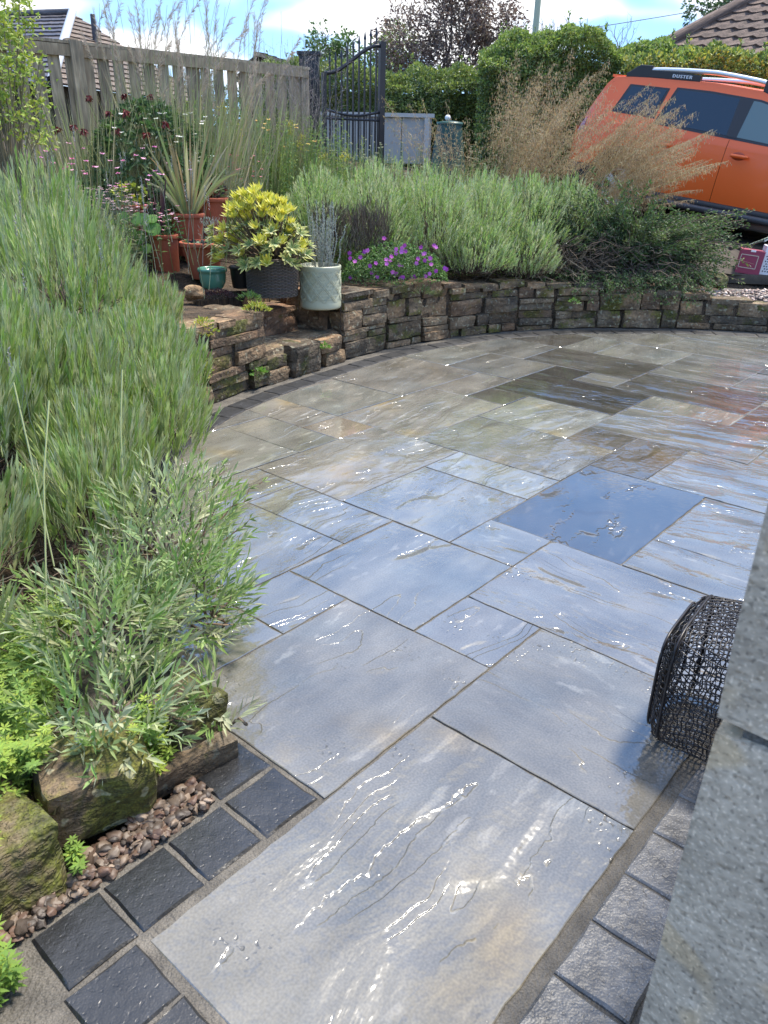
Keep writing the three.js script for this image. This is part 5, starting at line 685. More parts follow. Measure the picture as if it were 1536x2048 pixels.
// ---------------------------------------------------------------- hedges and trees
// leaves spread through a shell described by a sampler that returns [point, outward]
function crown(mb, n, samp, L, Wd, cols, spread = 0.9) { for (let k = 0; k < n; k++) { const [p, o] = samp(); const d = norm(addv(o, rdir(), spread)); mb.leaf(p, d, sideOf(d), L * rr(0.7, 1.3), Wd * rr(0.8, 1.2), 0.1, tintv(pick(cols), 0.25)); } }
function hedge(name, label, path, depth, y0, topFn, n, L, Wd, cols, seed, group) {
  R = rng(seed); const t = thing(name, label, 'hedge', group), mb = new MB(), core = new MB(), segs = path.length - 1, lens = []; let tot = 0; for (let i = 0; i < segs; i++) { const l = Math.hypot(path[i + 1][0] - path[i][0], path[i + 1][1] - path[i][1]); lens.push(l); tot += l; }
  const atS = (s) => { let i = 0; while (i < segs - 1 && s > lens[i]) { s -= lens[i]; i++; } const a = path[i], b = path[i + 1], dx = (b[0] - a[0]) / lens[i], dz = (b[1] - a[1]) / lens[i]; return [a[0] + dx * s, a[1] + dz * s, -dz, dx]; };   // normal towards camera side
  const samp = () => { const s = R() * tot, [x, z, nx, nz] = atS(s), sg = nz > 0 ? 1 : -1, top = topFn(s / tot) + n2(s * 1.3 + seed, 3) * 0.13 + n2(s * 4.1, 9 + seed) * 0.06;
    // position round the hedge section: a rounded profile from the foot over the shoulder to the back
    const w = R() * 1.55, e = w < 1 ? [depth / 2, lerp(y0, top - 0.22, Math.sqrt(w))] : (() => { const a = (w - 1) / 0.55 * 2.6; return [Math.cos(a) * depth / 2, top - 0.22 + Math.sin(a) * 0.26]; })(), bump = n2(s * 1.9, e[1] * 2.1 + seed) * 0.20 + n2(s * 5.1, e[1] * 5.3 + seed) * 0.09 - R() * R() * 0.28, k = 1 + bump / (depth / 2), o = w < 1 ? [nx * sg, 0.35, nz * sg] : norm([nx * sg * e[0], 0.5, nz * sg * e[0]]);
    return [[x + nx * sg * e[0] * k, e[1] + (w < 1 ? 0 : bump * 0.7), z + nz * sg * e[0] * k], o]; };
  for (let k = 0; k < n; k++) { const [p, o] = samp(), d = norm(addv(o, rdir(), 1.0)); mb.leaf(p, d, sideOf(d), L * rr(0.7, 1.3), Wd * rr(0.8, 1.2), 0.1, tintv(pick(cols), 0.3)); if (k % 260 === 0) { const q = addv(p, norm([rr(-0.4, 0.4), 1, rr(-0.2, 0.3)]), rr(0.08, 0.22)); core.tube([p, q], 0.006, 0.003, 3, [0.10, 0.10, 0.05]); for (let i = 0; i < 10; i++) { const d2 = norm(addv([0, 1, 0], rdir(), 1)), u = R(); mb.leaf([lerp(p[0], q[0], u), lerp(p[1], q[1], u), lerp(p[2], q[2], u)], d2, sideOf(d2), L, Wd, 0.1, tintv(pick(cols), 0.25)); } } }
  const c0 = core.p.length / 3;
  for (let k = 0; k <= 24; k++) { const s = tot * k / 24, [x, z, nx, nz] = atS(s), sg = nz > 0 ? 1 : -1, top = topFn(k / 24) - 0.34, h = depth / 2 - 0.3, c = [0.04, 0.06, 0.022]; [[h, y0 - 0.3], [h, top], [-h, top], [-h, y0 - 0.3]].forEach(([o, y]) => core.v(x + nx * sg * o, y, z + nz * sg * o, c)); if (k) for (let i = 0; i < 3; i++) core.quad(c0 + (k - 1) * 4 + i, c0 + k * 4 + i, c0 + k * 4 + i + 1, c0 + (k - 1) * 4 + i + 1); }  // solid dark hull coloured to stand in for the shaded hedge interior
  part('foliage', mb.geo(), leafMat, t); part('dark_hull_and_twigs', core.geo(), woodMat, t); return t;
}
hedge('clipped_hedge', 'clipped mid-green hedge behind the iron gate', [[-2.2, -14.6], [1.9, -15.2]], 1.1, 1.1, (u) => 2.83 + 0.03 * Math.sin(u * 9), 32000, 0.062, 0.032, [[0.19, 0.26, 0.05], [0.27, 0.34, 0.07], [0.12, 0.18, 0.04]], 501);
hedge('tall_hedge', 'tall bright green hedge behind the golden oat grass', [[1.35, -13.9], [4.6, -13.6]], 1.3, 1.0, (u) => 3.02 + 0.27 * Math.sin(clamp(u * 1.5) * 3.1), 44000, 0.062, 0.03, [[0.19, 0.29, 0.05], [0.27, 0.37, 0.07], [0.12, 0.19, 0.04], [0.33, 0.42, 0.09]], 502);
hedge('golden_hedge', 'yellow and green leaved hedge behind the orange car', [[3.3, -12.7], [8.6, -11.6]], 1.1, 0.7, (u) => 2.86 + 0.06 * Math.sin(u * 11), 44000, 0.065, 0.036, [[0.14, 0.22, 0.04], [0.21, 0.30, 0.06], [0.09, 0.15, 0.03], [0.46, 0.46, 0.07], [0.40, 0.42, 0.07]], 503);
function tree(name, label, x, f, y0, trunkH, trunkR, blobs, n, L, Wd, cols, seed, q = {}) {
  R = rng(seed); const t = thing(name, label, 'tree', q.group), mb = new MB(), tw = new MB(), bark = q.bark || [0.12, 0.09, 0.07];
  tw.tube(wanderPts([x, y0, -f], [x, y0 + trunkH, -f], 4, trunkR * 0.6), trunkR, trunkR * 0.6, 7, bark);
  const tot = blobs.reduce((a, b) => a + b[3] * b[3], 0);
  for (const [bx, by, bz, r, sy] of blobs) {
    const c = [x + bx, by, -f + bz]; tw.tube(wanderPts([x, y0 + trunkH * rr(0.5, 1), -f], c, 5, 0.12), trunkR * 0.45, trunkR * 0.12, 5, bark);
    const m = Math.round(n * r * r / tot);
    for (let k = 0; k < Math.max(8, r * 26); k++) { const d = rdir(); tw.tube(wanderPts(addv(c, d, r * 0.1), [c[0] + d[0] * r, c[1] + d[1] * r * (sy || 1), c[2] + d[2] * r], 4, 0.06), 0.012 * (q.tw || 1), 0.004, 3, bark); }
    for (let k = 0; k < m; k++) { const d = rdir(), rad = r * Math.pow(R(), 0.35) * (1 + n2(d[0] * 2.6 + bx, d[1] * 2.6 + d[2] * 2) * 0.35), p = [c[0] + d[0] * rad, c[1] + d[1] * rad * (sy || 1), c[2] + d[2] * rad]; if (n3(p[0] * 2.6, p[1] * 2.6, p[2] * 2.6) < (q.gap ?? -0.25)) continue; const e = norm(addv(d, rdir(), 1)); mb.leaf(p, e, sideOf(e), L * rr(0.7, 1.3), Wd, 0.1, tintv(pick(cols), 0.28)); }
  }
  part('crown', mb.geo(), leafMat, t); part('trunk', tw.geo(), woodMat, t); return t;
}
tree('purple_tree', 'dusky purple-brown leaved tree above the clipped hedge', 0.95, 17.2, 1.1, 1.6, 0.09, [[-0.75, 3.55, 0, 0.62], [0.0, 3.85, 0, 0.85], [0.6, 4.1, 0.1, 0.72], [0.2, 4.6, 0, 0.6], [-0.4, 3.1, 0.2, 0.7], [0.5, 3.3, 0.2, 0.7], [1.1, 3.75, 0, 0.5]], 17000, 0.085, 0.032, [[0.16, 0.11, 0.085], [0.22, 0.155, 0.12], [0.11, 0.07, 0.06], [0.28, 0.22, 0.16]], 511, { gap: -0.15, bark: [0.14, 0.10, 0.09] });
tree('small_tree', 'small fresh green tree behind the gate post', -1.15, 19, 1.1, 1.7, 0.07, [[-0.35, 3.7, 0, 0.42], [0.15, 3.55, 0, 0.4], [-0.1, 3.2, 0, 0.5], [0.4, 3.1, 0, 0.4], [-0.6, 3.1, 0, 0.35]], 3800, 0.09, 0.05, [[0.09, 0.18, 0.04], [0.14, 0.24, 0.05], [0.07, 0.13, 0.03]], 512, { gap: -0.05 });
tree('yellow_tree', 'light green bush between the iron gate and purple tree', -0.05, 18, 1.1, 1.4, 0.06, [[0, 3.2, 0, 0.55], [0.15, 3.6, 0, 0.4], [-0.35, 3.05, 0, 0.45]], 3200, 0.08, 0.04, [[0.16, 0.25, 0.04], [0.22, 0.30, 0.06], [0.10, 0.17, 0.04]], 513);
tree('roadside_tree', 'green tree beyond the ridge of the brown tiled roof', 11.0, 30, 1.2, 3.2, 0.14, [[0, 6.4, 0, 1.0], [-0.9, 6.3, 0, 0.55], [0.9, 6.6, 0, 0.9], [0.3, 5.6, 0, 1.1]], 4200, 0.15, 0.08, [[0.06, 0.12, 0.04], [0.09, 0.16, 0.05]], 514, { gap: -0.05 });
tree('far_tree', 'dark evergreen showing low beyond the picket fence', -5.2, 24, 1.1, 1.2, 0.1, [[0, 2.6, 0, 1.0], [1.4, 2.4, 0, 0.9], [2.7, 2.6, 0, 0.8]], 4200, 0.13, 0.06, [[0.05, 0.09, 0.03], [0.08, 0.13, 0.04]], 515);
// bare contorted branches
{
  R = rng(516); const t = thing('contorted_tree', 'leafless grey tree with twisting branches behind the tall hedge', 'tree'), tw = new MB();
  const grow = (p, d, len, r, lv) => { const pts = [p]; let q = p, dd = d; for (let i = 0; i < 7; i++) { dd = norm(addv(addv(dd, rdir(), 0.48), [0, 0.12, 0])); q = addv(q, dd, len / 7); pts.push(q); } tw.tube(pts, r, r * 0.45, lv ? 4 : 6, tintv([0.24, 0.21, 0.19], 0.12)); if (lv < 4) for (let k = 0; k < (lv ? 3 : 4); k++) { const j = 2 + Math.floor(R() * 5); grow(pts[j], norm(addv(dd, rdir(), 0.75)), len * rr(0.55, 0.8), r * 0.52, lv + 1); } };
  for (const x of [2.6, 3.6, 4.5, 5.1]) grow([3.9 + (x - 3.9) * 0.6, 2.4, -22], norm([(x - 3.9) * 0.35, 1, 0]), 1.6, 0.05, 0); tw.tube([[3.9, 1, -22], [3.9, 2.6, -22]], 0.13, 0.1, 7, [0.2, 0.17, 0.15]); part('branches', tw.geo(), woodMat, t);
}
// telegraph pole and wires
{
  const t = thing('telegraph_pole', 'slim pale green pole rising behind the tall hedge', 'pole'), g = part('shaft', new THREE.CylinderGeometry(0.055, 0.08, 8, 12), std({ color: lin(0.42, 0.46, 0.33), roughness: 0.7 }), t); g.position.set(3.14, 5.1, -20);
  for (const [a, b, c, nm] of [[[3.14, 4.05, -20], [20, 8.2, -30], 0.5, 'overhead wire running from behind the contorted tree to the right'], [[3.14, 3.9, -20], [14, 4.4, -24], 0.25, 'lower overhead wire sagging towards the brown roof']]) { const p = []; for (let k = 0; k <= 12; k++) { const u = k / 12; p.push(V(lerp(a[0], b[0], u), lerp(a[1], b[1], u) - c * 4 * u * (1 - u) * 0.3, lerp(a[2], b[2], u))); } const w = part(numbered('overhead_wire'), new THREE.TubeGeometry(new THREE.CatmullRomCurve3(p), 24, 0.008, 4), std({ color: lin(0.06, 0.06, 0.065), roughness: 0.7 }), scene); w.userData = { label: nm, category: 'wire', group: 'overhead wires' }; }
}
// ---------------------------------------------------------------- houses: hipped roofs laid in courses
// a roof face from eave a-b up to ridge points c-d (c above b side, d above a side), courses of lapped tiles with a wavy or plain lower edge
function roofFace(parent, a, b, c, d, courses, wave, amp, mat, name) {
  const g = []; const mixp = (p, q, u) => [lerp(p[0], q[0], u), lerp(p[1], q[1], u), lerp(p[2], q[2], u)];
  const n = norm(cross(addv(b, a, -1), addv(d, a, -1))), up = n[1] < 0 ? [-n[0], -n[1], -n[2]] : n;
  for (let k = 0; k < courses; k++) {
    const u0 = k / courses, u1 = (k + 1.12) / courses, mb = new MB(), l0 = mixp(a, d, u0), r0 = mixp(b, c, u0), l1 = mixp(a, d, Math.min(u1, 1)), r1 = mixp(b, c, Math.min(u1, 1)), len = Math.hypot(r0[0] - l0[0], r0[1] - l0[1], r0[2] - l0[2]), N = Math.max(2, Math.round(len / wave)) * 4;
    for (let i = 0; i <= N; i++) { const u = i / N, w = amp * Math.max(0, Math.sin(i * Math.PI / 2 + 0.4)) + rr(0, 0.004), lo = addv(mixp(l0, r0, u), up, 0.035 + w), hi = addv(mixp(l1, r1, u), up, 0.005 + w * 0.9), ed = addv(mixp(l0, r0, u), up, 0.0); mb.v(...ed, [1, 1, 1], u * len, 0); mb.v(...lo, [1, 1, 1], u * len, 0.1); mb.v(...lo, [1, 1, 1], u * len, 0.1); mb.v(...hi, [1, 1, 1], u * len, 0.5); if (i) { const q = i * 4; mb.quad(q - 4, q, q + 1, q - 3); mb.quad(q - 2, q + 2, q + 3, q - 1); } }
    part(name, mb.geo(), Array.isArray(mat) ? pick(mat) : mat, parent);
  }
}
const tileTex = tex(512, (s, t, o) => { const a = fbm(s * 8, t * 8, 8, 8, 5, 3), l = sstep(0.2, 0.4, n2(s * 34, t * 34, 34, 34, 8)) * 0.12, v = 0.42 + a * 0.22 + l; o[0] = v * 1.06; o[1] = v * 0.95; o[2] = v * 0.88; }, { color: true });
{
  R = rng(521); const brown = [[0.62, 0.55, 0.52], [0.50, 0.45, 0.43], [0.72, 0.64, 0.58]].map(c => std({ color: lin(...c), map: tileTex, roughness: 0.9 })), wallM = std({ color: lin(0.55, 0.5, 0.43), map: mortarCol, roughness: 0.9 });
  const t = thing('tiled_house', 'house with brown pantiled hip roof behind the golden hedge', 'house');
  const K = [4.55, 3.25, -16], L = [5.6, 3.25, -22], M = [15, 3.25, -14.1], Rr = [8.9, 5.45, -18.1], R2 = [13.5, 5.45, -17.3];
  roofFace(t, K, M, R2, Rr, 14, 0.3, 0.035, brown, 'tile_course'); roofFace(t, L, K, Rr, Rr, 14, 0.3, 0.035, brown, 'tile_course');
  for (const [a, b] of [[K, Rr], [L, Rr]]) part('hip_tiles', new THREE.TubeGeometry(new THREE.LineCurve3(V(...addv(a, [0, 0.05, 0])), V(...addv(b, [0, 0.05, 0]))), 20, 0.10, 8), brown[0], t);
  const shp = new THREE.Shape([[4.9, 16.1], [5.9, 21.6], [15, 20], [14.6, 14.4]].map(([x, f]) => new THREE.Vector2(x, f))), wg = new THREE.ExtrudeGeometry(shp, { depth: 2.6, bevelEnabled: false }); wg.rotateX(-Math.PI / 2); part('wall', wg, wallM, t).position.y = 0.7;
  const s = thing('slate_house', 'house with slate hip roof, blue sky sheen painted on one face, beyond the picket fence', 'house'), slate = [[0.40, 0.44, 0.52], [0.33, 0.37, 0.45], [0.47, 0.50, 0.56]].map(c => phys({ color: lin(...c), map: tileTex, roughness: 0.45 })), slateSunlit = [[0.72, 0.68, 0.60], [0.60, 0.57, 0.52]].map(c => std({ color: lin(...c), map: tileTex, roughness: 0.75 }));  // blue sky sheen painted into the left face, sunlit tone into the right
  const A = [-7.16, 4.27, -20], E1 = [-5.95, 2.55, -15.2], E2 = [-4.2, 2.55, -20.5], E3 = [-11.5, 2.55, -16.5], A2 = [-10.3, 4.27, -20.9];
  roofFace(s, E3, E1, A, A2, 16, 0.28, 0.004, slate, 'slate_course'); roofFace(s, E1, E2, A, A, 16, 0.28, 0.004, slateSunlit, 'slate_course');
  part('hip_flashing', new THREE.TubeGeometry(new THREE.LineCurve3(V(...addv(E1, [0, 0.05, 0])), V(...addv(A, [0, 0.05, 0]))), 10, 0.09, 8), std({ color: lin(0.42, 0.44, 0.47), roughness: 0.5 }), s); part('ridge_tiles', new THREE.TubeGeometry(new THREE.LineCurve3(V(...addv(A2, [0, 0.04, 0])), V(...addv(A, [0, 0.04, 0]))), 10, 0.08, 8), slate[1], s);
  const sw = new THREE.Shape([[-6.2, 15.6], [-4.6, 20.2], [-9.5, 22], [-11, 16.9]].map(([x, f]) => new THREE.Vector2(x, f))), sg = new THREE.ExtrudeGeometry(sw, { depth: 1.5, bevelEnabled: false }); sg.rotateX(-Math.PI / 2); part('wall', sg, wallM, s).position.y = 1.08;
  const pp = part('vent_pipe', new THREE.CylinderGeometry(0.05, 0.06, 0.75, 12), std({ color: lin(0.05, 0.05, 0.06), roughness: 0.6 }), s); pp.position.set(-6.42, 3.78, -19.1); const pc = part('pipe_collar', new THREE.CylinderGeometry(0.08, 0.10, 0.08, 12), std({ color: lin(0.3, 0.32, 0.36), roughness: 0.6 }), s); pc.position.set(-6.42, 3.56, -19.1);
  const q = thing('gabled_outbuilding', 'small building with low brown gable roof showing over the fence end', 'building'), G = [-4.0, 4.29, -26], ga = [-4.75, 3.55, -26], gb = [-1.9, 3.75, -26.2], bk = (p) => [p[0] + 0.2, p[1], p[2] - 5];
  roofFace(q, gb, bk(gb), bk(G), G, 8, 0.3, 0.01, brown, 'tile_course'); roofFace(q, bk(ga), ga, G, bk(G), 6, 0.3, 0.01, brown, 'tile_course');
  const gs = new THREE.Shape([[-4.65, 0], [-2.05, 0], [-2.05, 2.62], [-4.0, 3.14], [-4.65, 2.5]].map(p => new THREE.Vector2(...p))), gg = new THREE.ExtrudeGeometry(gs, { depth: 4.8, bevelEnabled: false }); const gw = part('wall', gg, wallM, q); gw.position.set(0, 1.08, -31); part('barge_board', new THREE.BoxGeometry(2.3, 0.1, 0.06), fenceMats[1], q).position.set(-3.0, 3.98, -25.95); q.children.at(-1).rotation.z = -0.25;
}
// ---------------------------------------------------------------- block paved drive
const driveN = norm([0.103, 1, 0.0855]);
const onDrive = (x, z) => driveY(x, z);
{
  R = rng(601); const dr = structure('driveway', 'brown block paved driveway under the orange car'), bed = new MB();
  const base = std({ map: mortarCol, color: lin(0.55, 0.5, 0.46), roughness: 0.9 }), pave = [[0.62, 0.48, 0.40], [0.52, 0.42, 0.36], [0.72, 0.58, 0.48], [0.46, 0.37, 0.33]].map(c => std({ color: lin(...c), map: mortarCol, bumpMap: mortarBump, bumpScale: 0.004, roughness: 0.7 }));
  const xs = [1.9, 3.2, 3.5, 4.5, 6, 9], zs = [-8.5, -9.2, -10, -11, -12]; for (const z of zs) for (const x of xs) { const xx = z > -9.3 && x < 3.2 ? 3.2 : x; bed.v(xx, onDrive(xx, z) + 0.012, z, [1, 1, 1], xx * 2, z * 2); } for (let j = 0; j + 1 < zs.length; j++) for (let i = 0; i + 1 < xs.length; i++) { const a = j * xs.length + i; bed.quad(a, a + 1, a + xs.length + 1, a + xs.length); }
  part('sand_bed', bed.geo(), base, dr);
  const g = new THREE.BoxGeometry(0.192, 0.04, 0.092); boxUV(g, 2); const a0 = -0.69, c = Math.cos(a0), s = Math.sin(a0), q = new THREE.Quaternion().setFromUnitVectors(V(0, 1, 0), V(...driveN)), yq = new THREE.Quaternion().setFromAxisAngle(V(0, 1, 0), -a0);
  for (let j = 0; j < 34; j++) for (let i = 0; i < 24; i++) { const lx = i * 0.2 + (j % 2) * 0.1 - 1.6, lz = -j * 0.1 + 1.0, x = 3.6 + lx * c - lz * s, z = -9.1 + lx * s + lz * c; if (x < 3.0 || x > 5.2 || z < -10.9 || z > -9.12) continue; const m = part('paving_block', g, pick(pave), dr); m.position.set(x, onDrive(x, z) + 0.004 + rr(0, 0.003), z); m.quaternion.copy(q).multiply(yq); }
}
// ---------------------------------------------------------------- orange car parked nose down on the drive
{
  R = rng(602);
  const car = thing('orange_car', 'metallic orange compact SUV with silver roof rails parked on the drive', 'car');
  const fwd0 = norm([0.77, 0, 0.64]), up = driveN, fwd = norm(addv(fwd0, up, -(fwd0[0] * up[0] + fwd0[1] * up[1] + fwd0[2] * up[2]))), side = cross(fwd, up);   // side: right of the car, towards the camera
  const M = new THREE.Matrix4().makeBasis(V(...fwd), V(...up), V(...side)), rear = V(3.75, onDrive(3.75, -9.9) + 0.012, -9.9).addScaledVector(V(...side), -0.905).addScaledVector(V(...fwd), -2.03); car.quaternion.setFromRotationMatrix(M); car.position.copy(rear);
  const paint = phys({ color: lin(0.80, 0.125, 0.016), roughness: 0.42, metalness: 0.15, clearcoat: 0.45, clearcoatRoughness: 0.06 }), black = phys({ color: lin(0.018, 0.018, 0.02), roughness: 0.5 }), glass = phys({ color: lin(0.022, 0.02, 0.018), roughness: 0.06, clearcoat: 0.6, clearcoatRoughness: 0.03 }), glass2 = phys({ color: lin(0.13, 0.17, 0.16), roughness: 0.05 }), silver = phys({ color: lin(0.62, 0.64, 0.66), roughness: 0.35, metalness: 0.6 }), red = phys({ color: lin(0.35, 0.015, 0.012), roughness: 0.12, clearcoat: 1 }), inner = std({ color: lin(0.01, 0.01, 0.01), roughness: 0.9 }), rubber = std({ color: lin(0.02, 0.02, 0.02), roughness: 0.85 });
  const LEN = 4.34, wheels = [0.83, 3.50], WR = 0.345;
  const roof = (x) => interp([[0, 0.98], [0.05, 1.06], [0.12, 1.18], [0.28, 1.50], [0.36, 1.58], [0.6, 1.615], [1.6, 1.635], [2.2, 1.605], [2.5, 1.53], [3.2, 1.09], [3.5, 1.04], [4.1, 0.96], [4.25, 0.86], [4.34, 0.7]], x);
  const belt = (x) => Math.min(interp([[0, 0.93], [0.3, 1.12], [0.9, 1.10], [2, 1.05], [3.2, 1.0], [4.34, 0.66]], x), roof(x) - 0.03);
  const half = (x) => interp([[0, 0.74], [0.06, 0.80], [0.2, 0.865], [0.5, 0.895], [1.2, 0.905], [3.3, 0.905], [3.8, 0.89], [4.15, 0.80], [4.34, 0.62]], x);
  const low = (x) => { let y = interp([[0, 0.36], [0.3, 0.30], [4.0, 0.30], [4.34, 0.34]], x); for (const w of wheels) { const d = Math.abs(x - w); if (d < 0.43) y = Math.max(y, 0.34 + Math.sqrt(0.43 * 0.43 - d * d)); } return y; };
  const fl = (x) => { let k = 0; for (const w of wheels) k = Math.max(k, 1 - Math.abs(x - w) / 0.56); return Math.max(0, k) * 0.022; };
  function prof(x, t) {               // t 0..7 along the section from sill to roof centre: [y, z]
    const h = half(x), b = belt(x), rf = roof(x), lo = low(x), gh = clamp((rf - b - 0.03) / 0.45), wr = lerp(h * 0.86, 0.655, gh), L = Math.max(lo, 0.30);
    const P = [[lo, h - 0.015 + fl(x)], [lerp(L, b, 0.28), h + fl(x)], [lerp(L, b, 0.60), h - 0.002 + fl(x) * 0.8], [lerp(L, b, 0.85), h - 0.018 + fl(x) * 0.4], [b, h - 0.045], [lerp(b, rf, 0.83), wr + 0.03], [lerp(b, rf, 0.955), wr - 0.06], [rf, 0]];
    const i = Math.min(6, Math.floor(t)), f = t - i, p0 = P[Math.max(i - 1, 0)], p1 = P[i], p2 = P[i + 1], p3 = P[Math.min(i + 2, 7)], c = (a, q, r, d) => (i === 4 || i === 6 ? lerp(q, r, f) + (i === 6 ? 0.02 * Math.sin(f * 1.57) * (a !== a ? 1 : 0) : 0) : q + 0.5 * f * (r - a + f * (2 * a - 5 * q + 4 * r - d + f * (3 * (q - r) + d - a))));
    return [c(p0[0], p1[0], p2[0], p3[0]), c(p0[1], p1[1], p2[1], p3[1])];
  }
  function patch(x0, x1, t0, t1, nx, nt, off, mir, sh) { const mb = new MB(); for (let i = 0; i <= nx; i++) for (let j = 0; j <= nt; j++) { const u = i / nx, v = j / nt, tt = lerp(t0, t1, v); let x = lerp(x0, x1, u); if (sh) x = lerp(x0 + sh[0] * v, x1 + sh[1] * v, u); const [y, z] = prof(x, tt), e = 0.01, a = prof(x, Math.min(tt + e, 7)), b = prof(x, Math.max(tt - e, 0)); let ty = a[0] - b[0], tz = a[1] - b[1]; const q = 1 / (Math.hypot(ty, tz) || 1); mb.v(x, y - tz * q * off, (z + ty * q * off) * mir, [1, 1, 1], u, v); } for (let i = 0; i < nx; i++) for (let j = 0; j < nt; j++) { const a = i * (nt + 1) + j; mir > 0 ? mb.quad(a, a + nt + 1, a + nt + 2, a + 1) : mb.quad(a, a + 1, a + nt + 2, a + nt + 1); } return mb.geo(); }
  const g5 = 0.006;
  // panels with real gaps over a dark inner shell
  part('body_shell', mergeGeometries([patch(0, LEN, 0, 7, 120, 24, -0.02, 1), patch(0, LEN, 0, 7, 120, 24, -0.02, -1)]), inner, car);
  part('rear_quarter_panel', patch(0, 1.12, 0, 4, 50, 18, 0, 1), paint, car); part('front_wing', patch(3.08, LEN, 0, 4, 50, 18, 0, 1), paint, car);
  const rd = part('rear_door', patch(1.12 + g5, 2.03, 0, 4, 30, 18, 0, 1), paint, car), fd = part('front_door', patch(2.03 + g5, 3.08 - g5, 0, 4, 30, 18, 0, 1), paint, car);
  part('pillars', patch(0.10, 3.15, 4, 5, 90, 8, 0, 1), paint, car); part('roof', mergeGeometries([patch(0, LEN, 5, 7, 110, 10, 0, 1), patch(0, LEN, 5, 7, 110, 10, 0, -1)]), paint, car); part('far_side', patch(0, LEN, 0, 5, 110, 20, 0, -1), paint, car);
  part('quarter_window', patch(0.52, 1.02, 4.2, 4.86, 16, 8, 0.006, 1, [0.10, 0.06]), glass, car); part('rear_door_window', patch(1.12, 1.98, 4.08, 4.90, 16, 8, 0.006, 1, [0.10, -0.02]), glass, car); part('front_door_window', patch(2.10, 2.95, 4.08, 4.90, 16, 8, 0.006, 1, [0.02, -0.42]), glass2, car); part('pillar_trim', patch(1.98, 2.10, 4.06, 4.92, 4, 8, 0.008, 1, [-0.02, 0.02]), black, car);
  part('window_seal', patch(1.07, 3.02, 4.02, 4.95, 40, 10, 0.003, 1, [0.12, -0.40]), black, car); part('quarter_seal', patch(0.48, 1.06, 4.14, 4.91, 16, 8, 0.003, 1, [0.11, 0.05]), black, car);
  part('wheel_well', mergeGeometries(wheels.map(w => { const g = new THREE.CylinderGeometry(0.42, 0.42, 1.5, 24, 1, true); g.rotateX(Math.PI / 2); g.translate(w, 0.36, 0); return g; })), inner, car);
  for (const w of wheels) { const c = new MB(), pts = []; for (let k = 0; k <= 22; k++) { const a = lerp(-0.12, Math.PI + 0.12, k / 22), x = w + Math.cos(a) * 0.445, y = 0.345 + Math.sin(a) * 0.445; pts.push([x, y, half(clamp(x, 0, LEN)) + 0.012]); } c.tube(pts, 0.030, 0.030, 6, [1, 1, 1]); part('arch_trim', c.geo(), black, car); }
  const sill = (n, y, r, m, z) => part(n, new THREE.CapsuleGeometry(r, 1.72, 6, 12).rotateZ(Math.PI / 2).translate(2.16, y, z), m, car); sill('sill_trim', 0.335, 0.05, black, 0.875); sill('side_bar', 0.285, 0.038, phys({ color: lin(0.05, 0.05, 0.055), roughness: 0.35 }), 0.925);
  const floor = part('underside', new THREE.BoxGeometry(4.0, 0.06, 1.5).translate(2.15, 0.31, 0), inner, car);
  for (const w of wheels) for (const sd of [1, -1]) {
    const wh = new THREE.Group(); wh.name = 'wheel'; wh.position.set(w, WR, sd * 0.79); car.add(wh);
    part('tyre', new THREE.LatheGeometry([[0.215, -0.10], [0.25, -0.108], [0.32, -0.104], [0.342, -0.08], [0.345, 0], [0.342, 0.08], [0.32, 0.104], [0.25, 0.108], [0.215, 0.10]].map(p => new THREE.Vector2(...p)), 40).rotateX(Math.PI / 2), rubber, wh);
    const sp = []; for (let k = 0; k < 5; k++) for (const o of [-0.13, 0.13]) { const g = new THREE.BoxGeometry(0.19, 0.035, 0.03); g.translate(0.12, 0, 0.075 * sd); g.rotateZ(k * 1.2566 + o); sp.push(g); } sp.push(new THREE.TorusGeometry(0.21, 0.014, 8, 36).translate(0, 0, 0.085 * sd), new THREE.CylinderGeometry(0.05, 0.05, 0.03, 16).rotateX(Math.PI / 2).translate(0, 0, 0.075 * sd)); part('rim', mergeGeometries(sp.map(g => g.toNonIndexed())), silver, wh);
    part('brake_disc', new THREE.CylinderGeometry(0.15, 0.15, 0.02, 24).rotateX(Math.PI / 2), std({ color: lin(0.25, 0.25, 0.25), roughness: 0.5, metalness: 0.7 }), wh);
  }
  const handle = (p, x) => { const y = 0.90, z = half(x) - 0.004; part('handle', new THREE.CapsuleGeometry(0.019, 0.17, 6, 12).rotateZ(Math.PI / 2).translate(x, y, z + 0.032), paint, p); part('handle_cup', new THREE.SphereGeometry(0.055, 16, 10).scale(1.45, 0.8, 0.25).translate(x - 0.02, y, z - 0.004), phys({ color: lin(0.34, 0.05, 0.012), roughness: 0.4 }), p); }; handle(rd, 1.28); handle(fd, 2.22);
  // roof rail with black feet, silver bar and the lettering
  const rz = 0.64, ry = (x) => roof(x) + 0.03, bar = new MB(), pts = []; for (let k = 0; k <= 20; k++) { const x = lerp(0.74, 2.28, k / 20); pts.push([x, ry(x) + 0.045 * Math.sin(Math.PI * clamp(k / 20)) ** 0.4 * 0.9 + 0.0, rz]); }
